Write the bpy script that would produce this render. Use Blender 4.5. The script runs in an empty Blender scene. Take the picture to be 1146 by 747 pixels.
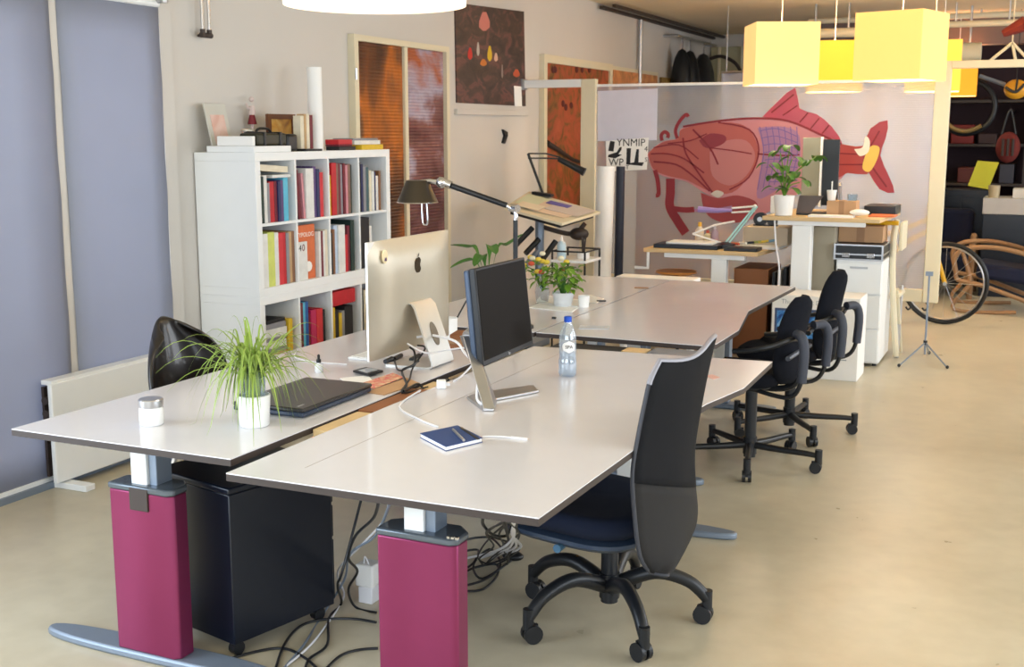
import bpy, bmesh, math, random
from mathutils import Vector, Matrix
random.seed(7)
S = bpy.context.scene
COL = S.collection
# ------------------------------------------------------------------ camera
F = 1325.0; P = math.atan(226/1325.0); YAW = math.radians(24.3); H = 1.62
cam = bpy.data.cameras.new('camera'); cam.sensor_width = 36; cam.lens = F/1146*36
cam.clip_start = 0.05; cam.clip_end = 100
cam.dof.use_dof = True; cam.dof.focus_distance = 4.2; cam.dof.aperture_fstop = 8
co = bpy.data.objects.new('camera', cam); COL.objects.link(co)
co.location = (0, 0, H); co.rotation_euler = (math.pi/2-P, 0, YAW)
S.camera = co
S.view_settings.view_transform = 'Standard'; S.view_settings.look = 'None'
S.view_settings.exposure = 0.14; S.view_settings.gamma = 1; S.view_settings.use_curve_mapping = False
# ------------------------------------------------------------------ world and lights
W = bpy.data.worlds.new('daylight'); S.world = W; W.use_nodes = True
W.node_tree.nodes['Background'].inputs[0].default_value = (0.86, 0.92, 1.0, 1)
W.node_tree.nodes['Background'].inputs[1].default_value = 2.6
def area(name, loc, rot, sx, sy, power, color):
    l = bpy.data.lights.new(name, 'AREA'); l.shape = 'RECTANGLE'; l.size = sx; l.size_y = sy
    l.energy = power; l.color = color
    o = bpy.data.objects.new(name, l); COL.objects.link(o); o.location = loc; o.rotation_euler = rot
    return o
R90 = math.pi/2
area('daylight_back_window', (-0.5, -2.7, 1.6), (R90, 0, 0), 5.4, 1.9, 120, (0.70, 0.84, 1.0))
area('daylight_right_window_near', (2.9, 3.2, 1.6), (R90, 0, R90), 4.0, 1.8, 84, (0.82, 0.91, 1.0))
area('daylight_right_window_far', (2.9, 8.6, 1.6), (R90, 0, R90), 3.0, 1.8, 62, (0.92, 0.95, 1.0))
area('rear_fill_light', (2.9, 12.2, 1.6), (R90, 0, R90), 2.4, 1.8, 30, (0.9, 0.94, 1.0))  # fill light added to brighten the space behind the partition
area('daylight_left_window', (-4.1, .45, 1.3), (R90, 0, -R90), 2.8, 1.8, 115, (0.70, 0.84, 1.0))
def bulb(name, loc, power, color=(1, .72, .42), r=.06):
    l = bpy.data.lights.new(name, 'POINT'); l.energy = power; l.color = color; l.shadow_soft_size = r
    o = bpy.data.objects.new(name, l); COL.objects.link(o); o.location = loc; return o

# ------------------------------------------------------------------ photo geometry helpers (a pixel's ray met with a real plane)
def ray(x, y):
    fw = Vector((-math.sin(YAW)*math.cos(P), math.cos(YAW)*math.cos(P), -math.sin(P)))
    rt = Vector((math.cos(YAW), math.sin(YAW), 0))
    up = Vector((-math.sin(YAW)*math.sin(P), math.cos(YAW)*math.sin(P), math.cos(P)))
    return fw + rt*((x-573)/F) + up*((373.5-y)/F)
def pz(x, y, z):
    d = ray(x, y); t = (z-H)/d.z; return Vector((d.x*t, d.y*t, z))
def py(x, y, Y):
    d = ray(x, y); t = Y/d.y; return Vector((d.x*t, Y, H+d.z*t))
def pX(x, y, X):
    d = ray(x, y); t = X/d.x; return Vector((X, d.y*t, H+d.z*t))

# ------------------------------------------------------------------ materials
def lin(c):
    return tuple(((v/255)/12.92 if v/255 <= .04045 else ((v/255+.055)/1.055)**2.4) for v in c)
MATS = {}
def mat(name, rgb, rough=.5, metal=0, var=.06, scale=12, bump=0, trans=0, emis=0, coat=0, alpha=None, spec=.5, ior=1.45):
    if name in MATS: return MATS[name]
    m = bpy.data.materials.new(name); m.use_nodes = True; nt = m.node_tree; N = nt.nodes; L = nt.links
    b = N['Principled BSDF']; c = lin(rgb)
    tc = N.new('ShaderNodeTexCoord'); no = N.new('ShaderNodeTexNoise'); no.inputs['Scale'].default_value = scale
    no.inputs['Detail'].default_value = 3
    L.new(tc.outputs['Object'], no.inputs['Vector'])
    mx = N.new('ShaderNodeMix'); mx.data_type = 'RGBA'
    mx.inputs['A'].default_value = tuple(max(0, v*(1-var)) for v in c)+(1,)
    mx.inputs['B'].default_value = tuple(min(1, v*(1+var)) for v in c)+(1,)
    L.new(no.outputs['Fac'], mx.inputs['Factor']); L.new(mx.outputs['Result'], b.inputs['Base Color'])
    b.inputs['Roughness'].default_value = rough; b.inputs['Metallic'].default_value = metal
    b.inputs['Specular IOR Level'].default_value = spec; b.inputs['IOR'].default_value = ior
    if trans: b.inputs['Transmission Weight'].default_value = trans
    if coat: b.inputs['Coat Weight'].default_value = coat; b.inputs['Coat Roughness'].default_value = .08
    if emis:
        L.new(mx.outputs['Result'], b.inputs['Emission Color']); b.inputs['Emission Strength'].default_value = emis
    if bump:
        bp = N.new('ShaderNodeBump'); bp.inputs['Strength'].default_value = bump; bp.inputs['Distance'].default_value = .004
        n2 = N.new('ShaderNodeTexNoise'); n2.inputs['Scale'].default_value = scale*12
        L.new(tc.outputs['Object'], n2.inputs['Vector']); L.new(n2.outputs['Fac'], bp.inputs['Height']); L.new(bp.outputs['Normal'], b.inputs['Normal'])
    MATS[name] = m; return m
def art(name, cols, scale=6, rough=.5, stretch=(1, 1, 1), dist=1.0, wave=None):
    """Printed or painted surface: a ramp of colours over warped noise."""
    if name in MATS: return MATS[name]
    m = bpy.data.materials.new(name); m.use_nodes = True; nt = m.node_tree; N = nt.nodes; L = nt.links
    b = N['Principled BSDF']; tc = N.new('ShaderNodeTexCoord'); mp = N.new('ShaderNodeMapping'); mp.inputs['Scale'].default_value = stretch
    no = N.new('ShaderNodeTexNoise'); no.inputs['Scale'].default_value = scale; no.inputs['Detail'].default_value = 6; no.inputs['Distortion'].default_value = dist
    cr = N.new('ShaderNodeValToRGB')
    L.new(tc.outputs['Object'], mp.inputs['Vector']); L.new(mp.outputs['Vector'], no.inputs['Vector']); L.new(no.outputs['Fac'], cr.inputs['Fac'])
    e = cr.color_ramp.elements
    for i, (p, c) in enumerate(cols):
        el = e[i] if i < 2 else e.new(p)
        el.position = p; el.color = lin(c)+(1,)
    L.new(cr.outputs['Color'], b.inputs['Base Color']); b.inputs['Roughness'].default_value = rough
    if wave:
        wv = N.new('ShaderNodeTexWave'); wv.bands_direction = 'Z'; wv.inputs['Scale'].default_value = wave
        bp = N.new('ShaderNodeBump'); bp.inputs['Strength'].default_value = .5; bp.inputs['Distance'].default_value = .01
        L.new(tc.outputs['Object'], wv.inputs['Vector']); L.new(wv.outputs['Fac'], bp.inputs['Height']); L.new(bp.outputs['Normal'], b.inputs['Normal'])
    MATS[name] = m; return m
def film(name, rgb, clear=.4, glow=.35, rough=.25, gloss=.15, wave=0):
    """Translucent sheet: part see-through, part scattering, part glossy."""
    if name in MATS: return MATS[name]
    m = bpy.data.materials.new(name); m.use_nodes = True; nt = m.node_tree; N = nt.nodes; L = nt.links
    N.remove(N['Principled BSDF']); out = N['Material Output']
    tc = N.new('ShaderNodeTexCoord'); no = N.new('ShaderNodeTexNoise'); no.inputs['Scale'].default_value = 2
    L.new(tc.outputs['Object'], no.inputs['Vector'])
    c = lin(rgb); mx = N.new('ShaderNodeMix'); mx.data_type = 'RGBA'
    mx.inputs['A'].default_value = tuple(v*.94 for v in c)+(1,); mx.inputs['B'].default_value = tuple(min(1, v*1.06) for v in c)+(1,)
    L.new(no.outputs['Fac'], mx.inputs['Factor'])
    di = N.new('ShaderNodeBsdfDiffuse'); tr = N.new('ShaderNodeBsdfTranslucent'); tp = N.new('ShaderNodeBsdfTransparent'); gl = N.new('ShaderNodeBsdfGlossy')
    L.new(mx.outputs['Result'], di.inputs['Color']); L.new(mx.outputs['Result'], tr.inputs['Color'])
    gl.inputs['Roughness'].default_value = rough
    if wave:
        wv = N.new('ShaderNodeTexWave'); wv.bands_direction = 'Z'; wv.inputs['Scale'].default_value = wave
        bp = N.new('ShaderNodeBump'); bp.inputs['Strength'].default_value = .6; bp.inputs['Distance'].default_value = .01
        L.new(tc.outputs['Object'], wv.inputs['Vector']); L.new(wv.outputs['Fac'], bp.inputs['Height']); L.new(bp.outputs['Normal'], gl.inputs['Normal'])
    a = N.new('ShaderNodeMixShader'); a.inputs[0].default_value = glow; L.new(di.outputs[0], a.inputs[1]); L.new(tr.outputs[0], a.inputs[2])
    b = N.new('ShaderNodeMixShader'); b.inputs[0].default_value = clear; L.new(a.outputs[0], b.inputs[1]); L.new(tp.outputs[0], b.inputs[2])
    d = N.new('ShaderNodeMixShader'); d.inputs[0].default_value = gloss; L.new(b.outputs[0], d.inputs[1]); L.new(gl.outputs[0], d.inputs[2])
    L.new(d.outputs[0], out.inputs['Surface']); MATS[name] = m; return m
def floor_mat():
    m = bpy.data.materials.new('poured_floor'); m.use_nodes = True; nt = m.node_tree; N = nt.nodes; L = nt.links
    b = N['Principled BSDF']; tc = N.new('ShaderNodeTexCoord')
    n1 = N.new('ShaderNodeTexNoise'); n1.inputs['Scale'].default_value = .9; n1.inputs['Detail'].default_value = 6
    n2 = N.new('ShaderNodeTexNoise'); n2.inputs['Scale'].default_value = 9; n2.inputs['Detail'].default_value = 8
    for n in (n1, n2): L.new(tc.outputs['Object'], n.inputs['Vector'])
    ad = N.new('ShaderNodeMath'); ad.operation = 'MULTIPLY_ADD'; ad.inputs[1].default_value = .35; L.new(n2.outputs['Fac'], ad.inputs[0])
    m2 = N.new('ShaderNodeMath'); m2.operation = 'MULTIPLY'; m2.inputs[1].default_value = .65; L.new(n1.outputs['Fac'], m2.inputs[0]); L.new(m2.outputs[0], ad.inputs[2])
    cr = N.new('ShaderNodeValToRGB'); cr.color_ramp.elements[0].position = .35; cr.color_ramp.elements[1].position = .65
    cr.color_ramp.elements[0].color = lin((182, 171, 146))+(1,); cr.color_ramp.elements[1].color = lin((206, 196, 172))+(1,)
    L.new(ad.outputs[0], cr.inputs['Fac']); L.new(cr.outputs['Color'], b.inputs['Base Color'])
    rr = N.new('ShaderNodeMapRange'); rr.inputs['To Min'].default_value = .22; rr.inputs['To Max'].default_value = .42
    L.new(n2.outputs['Fac'], rr.inputs['Value']); L.new(rr.outputs['Result'], b.inputs['Roughness'])
    return m
M = dict(
 floor=floor_mat(),
 wall=mat('plaster_wall', (208, 203, 196), .85, var=.03, scale=2),
 ceil=mat('ceiling_paint', (226, 212, 184), .9, var=.05, scale=3),
 dark=mat('dark_plum_wall', (52, 34, 40), .8),
 white=mat('white_lacquer', (238, 240, 240), .4, var=.02),
 cream=mat('cream_paint', (222, 212, 184), .5, var=.03),
 desk=mat('desk_laminate', (220, 218, 223), .22, var=.02, coat=.3),
 edge=mat('dark_desk_edge', (58, 48, 44), .5),
 black=mat('black_plastic', (24, 26, 30), .38),
 fabric=mat('black_fabric', (20, 22, 30), .95, var=.25, scale=40, bump=.5, spec=.2),
 mesh=mat('black_mesh', (9, 11, 18), .8, var=.3, scale=90, bump=.6, spec=.3),
 grey=mat('grey_metal', (128, 140, 156), .4, metal=.35),
 steel=mat('brushed_steel', (190, 190, 192), .28, metal=.9),
 alu=mat('warm_aluminium', (196, 188, 170), .38, metal=.55),
 chrome=mat('chrome', (215, 215, 220), .12, metal=1),
 berry=mat('berry_red_metal', (134, 50, 88), .32, metal=.55, var=.04),
 cab=mat('blue_black_cabinet', (13, 19, 32), .3, var=.1),
 wood=mat('brown_board', (140, 88, 52), .6, var=.15, scale=6),
 ply=mat('light_plywood', (214, 184, 136), .55, var=.12, scale=6),
 card=mat('cardboard', (190, 150, 112), .8, var=.08),
 tape=mat('brown_tape', (160, 120, 84), .5),
 leaf=mat('leaf_green', (106, 148, 44), .5, var=.35, scale=14),
 leafd=mat('deep_leaf_green', (66, 116, 40), .45, var=.35, scale=10),
 paper=mat('paper_white', (242, 241, 238), .7, var=.02),
 cable=mat('white_cable', (232, 232, 236), .4, var=.02),
 blue=mat('navy_upholstery', (20, 26, 52), .9, var=.15, scale=20),
 bent=mat('bent_birch', (146, 112, 80), .4, var=.1),
 yellow=mat('yellow_paint', (214, 164, 10), .4),
 glassc=mat('clear_plastic', (214, 228, 236), .08, trans=.95, var=.01, ior=1.3),
 water=mat('pale_blue_water', (190, 214, 232), .05, trans=.9, var=.01, ior=1.33),
)
# ------------------------------------------------------------------ mesh helpers
def BM(): return bmesh.new()
def quadbox(bm, c):
    v = [bm.verts.new(p) for p in c]
    for f in ((0, 3, 2, 1), (4, 5, 6, 7), (0, 1, 5, 4), (1, 2, 6, 5), (2, 3, 7, 6), (3, 0, 4, 7)): bm.faces.new([v[i] for i in f])
def box(bm, x0, x1, y0, y1, z0, z1, mx=None):
    c = [Vector(p) for p in ((x0, y0, z0), (x1, y0, z0), (x1, y1, z0), (x0, y1, z0), (x0, y0, z1), (x1, y0, z1), (x1, y1, z1), (x0, y1, z1))]
    if mx is not None: c = [mx @ p for p in c]
    quadbox(bm, c); return bm
def obox(bm, c, s, rz=0, rx=0, ry=0):
    mx = Matrix.Translation(c) @ Matrix.Rotation(rz, 4, 'Z') @ Matrix.Rotation(ry, 4, 'Y') @ Matrix.Rotation(rx, 4, 'X')
    return box(bm, -s[0]/2, s[0]/2, -s[1]/2, s[1]/2, -s[2]/2, s[2]/2, mx)
def prism(bm, poly, z0, z1):
    n = len(poly); a = [bm.verts.new((p[0], p[1], z0)) for p in poly]; b = [bm.verts.new((p[0], p[1], z1)) for p in poly]
    bm.faces.new(a[::-1]); bm.faces.new(b)
    for i in range(n): bm.faces.new((a[i], a[(i+1) % n], b[(i+1) % n], b[i]))
    return bm
def slab(bm, pts, off):
    """Flat outline given a thickness vector."""
    off = Vector(off); n = len(pts); a = [bm.verts.new(p) for p in pts]; b = [bm.verts.new(Vector(p)+off) for p in pts]
    bm.faces.new(a[::-1]); bm.faces.new(b)
    for i in range(n): bm.faces.new((a[i], a[(i+1) % n], b[(i+1) % n], b[i]))
    return bm
def crom(pts, k=6):
    pts = [Vector(p) for p in pts]; out = []
    for i in range(len(pts)-1):
        p0 = pts[max(i-1, 0)]; p1 = pts[i]; p2 = pts[i+1]; p3 = pts[min(i+2, len(pts)-1)]
        for j in range(k):
            t = j/k
            out.append(.5*((2*p1)+(p2-p0)*t+(2*p0-5*p1+4*p2-p3)*t*t+(-p0+3*p1-3*p2+p3)*t**3))
    out.append(pts[-1]); return out
def tube(bm, pts, r, n=8, smooth=False, k=6, closed=False, flat=1.0, up=None):
    pts = crom(pts, k) if smooth else [Vector(p) for p in pts]
    rs = r if isinstance(r, (list, tuple)) else None
    rings = []; prev = None
    for i, p in enumerate(pts):
        a = pts[i-1] if i > 0 else (pts[-1] if closed else p); b = pts[(i+1) % len(pts)] if (i < len(pts)-1 or closed) else p
        d = (b-a)
        if d.length < 1e-9: d = Vector((0, 0, 1))
        d.normalize()
        if prev is None:
            u = Vector(up) if up else (Vector((0, 0, 1)) if abs(d.z) < .9 else Vector((1, 0, 0)))
        else: u = prev
        u = (u - d*u.dot(d)); u.normalize(); prev = u; w = d.cross(u)
        rr = r if rs is None else rs[0]+(rs[1]-rs[0])*i/(len(pts)-1)
        rings.append([bm.verts.new(p+u*math.cos(2*math.pi*j/n)*rr*flat+w*math.sin(2*math.pi*j/n)*rr) for j in range(n)])
    m = len(rings)
    for i in range(m if closed else m-1):
        A = rings[i]; B = rings[(i+1) % m]
        for j in range(n): bm.faces.new((A[j], A[(j+1) % n], B[(j+1) % n], B[j]))
    if not closed: bm.faces.new(rings[0][::-1]); bm.faces.new(rings[-1])
    return bm
def cyl(bm, p0, p1, r0, r1=None, n=20):
    r1 = r0 if r1 is None else r1
    return tube(bm, [p0, p1], (r0, r1), n)
def lathe(bm, prof, c=(0, 0, 0), n=24):
    rings = []
    for r, z in prof: rings.append([bm.verts.new((c[0]+max(r, .0005)*math.cos(2*math.pi*j/n), c[1]+max(r, .0005)*math.sin(2*math.pi*j/n), c[2]+z)) for j in range(n)])
    for A, B in zip(rings, rings[1:]):
        for j in range(n): bm.faces.new((A[j], A[(j+1) % n], B[(j+1) % n], B[j]))
    bm.faces.new(rings[0][::-1]); bm.faces.new(rings[-1]); return bm
def ball(bm, c, r, sc=(1, 1, 1), n=12):
    bmesh.ops.create_uvsphere(bm, u_segments=n, v_segments=max(6, n//2+2), radius=r, matrix=Matrix.Translation(c) @ Matrix.Diagonal((sc[0], sc[1], sc[2], 1)))
    return bm
def grid(bm, rows, thick=None):
    V = [[bm.verts.new(p) for p in r] for r in rows]
    for a, b in zip(V, V[1:]):
        for i in range(len(a)-1): bm.faces.new((a[i], a[i+1], b[i+1], b[i]))
    return bm
def obj(name, bm, m, parent=None, local=False, bev=0, ang=40, solid=0, sub=0):
    me = bpy.data.meshes.new(name); bmesh.ops.recalc_face_normals(bm, faces=bm.faces); bm.to_mesh(me); bm.free()
    me.materials.append(M[m] if isinstance(m, str) else m)
    o = bpy.data.objects.new(name, me); COL.objects.link(o)
    if parent is not None:
        o.parent = parent
        if not local: me.transform(world_inv(parent))
    elif not local:
        vs = [v.co for v in me.vertices]
        c = Vector(((min(v.x for v in vs)+max(v.x for v in vs))/2, (min(v.y for v in vs)+max(v.y for v in vs))/2, min(v.z for v in vs)))
        me.transform(Matrix.Translation(-c)); o.location = c
    for p in me.polygons: p.use_smooth = True
    try: me.set_sharp_from_angle(angle=math.radians(ang))
    except Exception: pass
    if solid:
        s = o.modifiers.new('solid', 'SOLIDIFY'); s.thickness = solid; s.offset = 0
    if bev:
        b = o.modifiers.new('bevel', 'BEVEL'); b.width = bev; b.segments = 2; b.limit_method = 'ANGLE'; b.angle_limit = math.radians(45)
    if sub:
        b = o.modifiers.new('sub', 'SUBSURF'); b.levels = sub; b.render_levels = sub
    return o
def matrix_of(o):
    m = Matrix.Translation(o.location) @ o.rotation_euler.to_matrix().to_4x4()
    return matrix_of(o.parent) @ m if o.parent else m
def world_inv(o): return matrix_of(o).inverted()
def tag(o, label, cat, group=None, kind=None):
    o['label'] = label; o['category'] = cat
    if group: o['group'] = group
    if kind: o['kind'] = kind
    return o
def thing(name, label, cat, loc=(0, 0, 0), rz=0, group=None):
    o = bpy.data.objects.new(name, None); COL.objects.link(o); o.location = loc; o.rotation_euler = (0, 0, rz); o.empty_display_size = .1
    return tag(o, label, cat, group)
def struct(name, bm, m, parent=None, **k):
    o = obj(name, bm, m, parent, **k)
    if parent is None: o['kind'] = 'structure'
    return o
def part(o, label): o['label'] = label; return o
def copy_tree(o, parent=None):
    c = o.copy(); COL.objects.link(c)
    if parent: c.parent = parent
    for ch in [x for x in bpy.data.objects if x.parent == o and x != c]: copy_tree(ch, c)
    return c
def text(name, s, size, o0, xd, ud, m, parent, ext=.0006, center=True):
    cu = bpy.data.curves.new('t', 'FONT'); cu.body = s; cu.size = size; cu.extrude = ext; cu.resolution_u = 2
    if center: cu.align_x = 'CENTER'; cu.align_y = 'CENTER'
    t = bpy.data.objects.new('t', cu); COL.objects.link(t)
    bpy.context.view_layer.update()
    me = bpy.data.meshes.new_from_object(t.evaluated_get(bpy.context.evaluated_depsgraph_get()))
    bpy.data.objects.remove(t)
    xd = Vector(xd).normalized(); ud = Vector(ud).normalized(); nd = xd.cross(ud)
    mx = Matrix(((xd.x, ud.x, nd.x, o0[0]), (xd.y, ud.y, nd.y, o0[1]), (xd.z, ud.z, nd.z, o0[2]), (0, 0, 0, 1)))
    me.transform(mx); me.materials.clear(); me.materials.append(M[m] if isinstance(m, str) else m)
    if parent: me.transform(world_inv(parent))
    ob = bpy.data.objects.new(name, me); COL.objects.link(ob); ob.parent = parent; return ob

# ================================================================== ROOM
XL, XR, YB, YF, ZC = -4.15, 3.0, -3.0, 15.5, 2.86
struct('floor', box(BM(), XL-.2, XR+.2, YB-.2, YF+.2, -.1, 0), 'floor')
struct('ceiling', box(BM(), XL-.2, XR+.2, YB-.2, YF+.2, ZC, ZC+.1), 'ceil')
def wall_holes(name, axis, at, thick, a0, a1, holes, m):
    bm = BM(); cur = a0
    def seg(u0, u1, z0, z1):
        if u1-u0 < 1e-4 or z1-z0 < 1e-4: return
        if axis == 'x': box(bm, min(at, at+thick), max(at, at+thick), u0, u1, z0, z1)
        else: box(bm, u0, u1, min(at, at+thick), max(at, at+thick), z0, z1)
    for (h0, h1, z0, z1) in sorted(holes):
        seg(cur, h0, 0, ZC); seg(h0, h1, 0, z0); seg(h0, h1, z1, ZC); cur = h1
    seg(cur, a1, 0, ZC)
    return struct(name, bm, m)
wall_holes('wall_left', 'x', XL, -.15, YB, YF, [(2.2, 4.84, .04, 2.25), (-1, 1.9, .4, 2.25)], 'wall')
wall_holes('wall_right', 'x', XR, .15, YB, YF, [(1.2, 5.2, .7, 2.5), (7.1, 10.1, .7, 2.5), (11.0, 13.4, .7, 2.5)], 'wall')
wall_holes('wall_back', 'y', YB, -.15, XL, XR, [(-3.2, 2.2, .65, 2.55)], 'wall')
struct('wall_far', box(BM(), XL, -2.6, YF, YF+.15, 0, ZC), 'wall')
struct('wall_far_dark', box(BM(), -2.6, XR, YF-.02, YF+.15, 0, ZC), 'dark')
def wframe(name, axis, at, a0, a1, z0, z1, nm, m='white'):
    bm = BM(); t = .04
    def seg(u0, u1, w0, w1):
        if axis == 'x': box(bm, at-t/2, at+t/2, u0, u1, w0, w1)
        else: box(bm, u0, u1, at-t/2, at+t/2, w0, w1)
    seg(a0, a1, z0, z0+.06); seg(a0, a1, z1-.06, z1)
    for i in range(nm+1):
        u = a0+(a1-a0-.06)*i/nm; seg(u, u+.06, z0+.06, z1-.06)
    return struct(name, bm, m)
wframe('window_1', 'x', XL-.06, 2.2, 4.84, .04, 2.25, 4)
wframe('window_2', 'x', XR+.08, 1.2, 5.2, .7, 2.5, 3)
wframe('window_3', 'x', XR+.08, 7.1, 10.1, .7, 2.5, 3)
wframe('added_rear_window', 'x', XR+.08, 11.0, 13.4, .7, 2.5, 2)  # unseen window, added to let light in behind the partition
wframe('window_4', 'y', YB-.08, -3.2, 2.2, .65, 2.55, 4)
wframe('window_5', 'x', XL-.06, -1, 1.9, .4, 2.25, 3)
# casing of the blind window
struct('trim_1', box(BM(), XL-.01, XL+.025, 4.84, 4.93, 0.03, 2.3), 'wall')
struct('trim_2', box(BM(), XL-.01, XL+.03, 2.0, 4.84, 2.235, 2.29), 'wall')
struct('baseboard_left', box(BM(), XL, XL+.015, 4.95, 9.3, 0, .07), 'cream')
# roller blinds
M['blind'] = film('blind_fabric', (176, 180, 195), clear=.0, glow=.46, rough=.6, gloss=.03)
def blind(y0, y1, label):
    t = thing('roller_blind', label, 'roller blind', (XL+.03, (y0+y1)/2, .03), group=None)
    bm = BM(); rows = []
    for k in range(13):
        z = .04+(2.235-.04)*k/12; rows.append([(XL+.035+.003*math.sin(k*2.1+i), y0+(y1-y0)*i/6, z) for i in range(7)])
    grid(bm, rows); obj('blind_fabric', bm, 'blind', t, solid=.002)
    obj('bottom_rail', box(BM(), XL+.027, XL+.043, y0, y1, .02, .05), 'white', t, bev=.003)
    obj('roller', cyl(BM(), (XL+.03, y0, 2.25), (XL+.03, y1, 2.25), .02), 'white', t)
b1y = pX(55, 0, XL+.035).y; b2y = pX(64, 0, XL+.035).y
blind(2.7, 4.105, 'pale grey roller blind at the left edge of the window')
blind(4.15, 4.825, 'pale grey roller blind nearer the bookcase, right of the mullion strip')
struct('trim_3', box(BM(), XL-.01, XL+.03, 4.085, 4.17, .03, 2.225), 'wall')
struct('trim_4', box(BM(), XL, XL+.06, 2.0, 5.0, 0, .03), 'grey')
# radiator panel
t = thing('radiator', 'white panel radiator under the blinds behind the left desk', 'radiator', (-4.05, 4.6, 0))
obj('panel', box(BM(), -4.055, -4.03, 3.89, 5.0, .035, .50), 'white', t, bev=.006)
obj('back_panel', box(BM(), -4.10, -4.085, 3.9, 4.99, .06, .48), 'edge', t)
obj('top_grille', box(BM(), -4.10, -4.035, 3.9, 5.0, .49, .512), 'white', t, bev=.003)
for yy in (3.96, 4.8):
    obj('foot', box(BM(), -4.10, -3.90, yy-.03, yy+.03, 0, .03), 'white', t, bev=.004)
bm = BM()
for zz in (.42, .36, .28): cyl(bm, (-4.07, 3.885, zz), (-4.07, 3.90, zz), .018, n=10)
obj('valve', bm, 'edge', t)

# interior glazed double door in the left wall
t = thing('glazed_double_door', 'tall narrow cream framed double door with amber glass and painted purple reflections', 'door', (XL, 7.3, 0))
y0, ym, y1 = 6.64, 7.33, 7.96; zt = 2.235
bm = BM()
for a, b in ((y0, y0+.05), (y1-.045, y1)): box(bm, XL, XL+.05, a, b, 0, zt)
box(bm, XL, XL+.05, y0+.05, y1-.045, zt-.04, zt); box(bm, XL, XL+.04, ym-.025, ym+.02, 0, zt-.04); box(bm, XL, XL+.04, y0+.05, y1-.045, 0, .12)
obj('door_frame', bm, 'cream', t)
amber = art('amber_ribbed_glass', [(0.36, (74, 40, 24)), (.46, (120, 66, 30)), (.54, (190, 104, 28)), (.64, (110, 68, 42))], 1.5, .3, (1, 1.5, .8), dist=.3, wave=14)
plum = art('ribbed_glass_reflections', [(0.36, (92, 48, 50)), (.46, (130, 84, 84)), (.53, (176, 166, 186)), (.62, (170, 90, 56))], 1.6, .22, (1, .8, 1), dist=.3, wave=14)  # ramp paints purple and orange reflections into the ribbed glass
part(obj('glass_pane', box(BM(), XL+.005, XL+.02, y0+.05, ym-.025, .12, zt-.04), amber, t), 'amber brown ribbed pane')
part(obj('glass_pane', box(BM(), XL+.005, XL+.02, ym+.02, y1-.045, .12, zt-.04), plum, t), 'ribbed pane with painted purple reflections')
for zz in (1.95, 1.3): obj('hinge', cyl(BM(), (XL+.055, y0+.01, zz), (XL+.055, y0+.01, zz+.07), .008, n=8), 'steel', t)
# white wall behind tall door, heating pipes high on wall
t = thing('heating_pipes', 'two thin chrome pipes with dark elbow hanging on the wall above the bookcase', 'pipes', (-4.1, 5.17, 2.12))
for yy in (5.145, 5.20): obj('pipe', cyl(BM(), (-4.1, yy, 2.135), (-4.1, yy, ZC), .009, n=10), 'chrome', t)
bm = BM(); cyl(bm, (-4.1, 5.13, 2.12), (-4.1, 5.215, 2.12), .014, n=10); cyl(bm, (-4.1, 5.145, 2.11), (-4.1, 5.145, 2.15), .014, n=10); cyl(bm, (-4.1, 5.2, 2.11), (-4.1, 5.2, 2.15), .014, n=10); cyl(bm, (-4.15, 5.17, 2.12), (-4.1, 5.17, 2.12), .008, n=8)
obj('elbow_fitting', bm, 'edge', t)
bm = BM(); cyl(bm, (-4.15, 4.81, 2.26), (-4.06, 4.81, 2.26), .012, n=10); cyl(bm, (-4.06, 4.81, 2.25), (-4.06, 4.81, 2.30), .018, n=10)
tag(obj('curtain_hook', bm, 'steel'), 'small metal hook at the top corner of the blind window', 'hook')

# posters and pictures on the left wall
t = thing('wall_poster', 'dark poster with small coloured figures hung high on the wall right of the tall door', 'poster', (XL, 8.79, 1.83))
pa = art('night_poster_print', [(0.3, (48, 38, 38)), (.5, (74, 56, 50)), (.62, (112, 70, 66)), (.75, (60, 50, 54))], 5, .5, (1, 1, 2))
obj('print', slab(BM(), [pX(508, 3, XL), pX(585, 13, XL), pX(587, 119, XL), pX(510, 115, XL)], (.012, 0, 0)), pa, t)
for (x, y, w, h, c, nm) in ((526, 60, 5, 14, (200, 50, 40), 'red'), (548, 60, 5, 18, (214, 180, 40), 'yellow'), (541, 70, 7, 8, (200, 120, 50), 'orange'), (555, 64, 4, 10, (210, 170, 150), 'pink'), (535, 55, 3, 16, (190, 180, 170), 'grey'), (578, 82, 7, 9, (180, 80, 50), 'rust'), (542, 24, 12, 22, (196, 120, 110), 'rose'), (562, 80, 2, 16, (140, 130, 130), 'ash')):
    bm = BM(); slab(bm, [pX(x+w/2*math.cos(a)*(1+.25*math.sin(3*a)), y+h/2*math.sin(a), XL+.0125) for a in [i*math.pi/5 for i in range(10)]], (.001, 0, 0))
    part(obj('painted_figure', bm, mat('poster_'+nm, c, .6), t), nm+' painted figure')
obj('caption_card', slab(BM(), [pX(575, 96, XL+.0125), pX(583, 97, XL+.0125), pX(584, 119, XL+.0125), pX(576, 119, XL+.0125)], (.003, 0, 0)), 'paper', t)
tag(obj('picture_ledge', slab(BM(), [pX(508, 122, XL), pX(588, 124, XL), pX(588, 130, XL), pX(508, 128, XL)], (.03, 0, 0)), 'wall', bev=.003), 'thin pale picture ledge under the dark wall poster', 'ledge')
bm = BM(); slab(bm, [pX(561, 145, XL), pX(566, 148, XL), pX(566, 152, XL), pX(563, 161, XL), pX(561, 160, XL), pX(563, 152, XL)], (.02, 0, 0))
tag(obj('coat_hook', bm, 'black'), 'small black hook on the bare wall below the dark poster', 'hook')
flor = art('orange_floral_print', [(0.25, (64, 44, 26)), (.42, (122, 84, 34)), (.52, (160, 78, 44)), (.7, (176, 88, 56))], 4.5, .5, dist=2)
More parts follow.
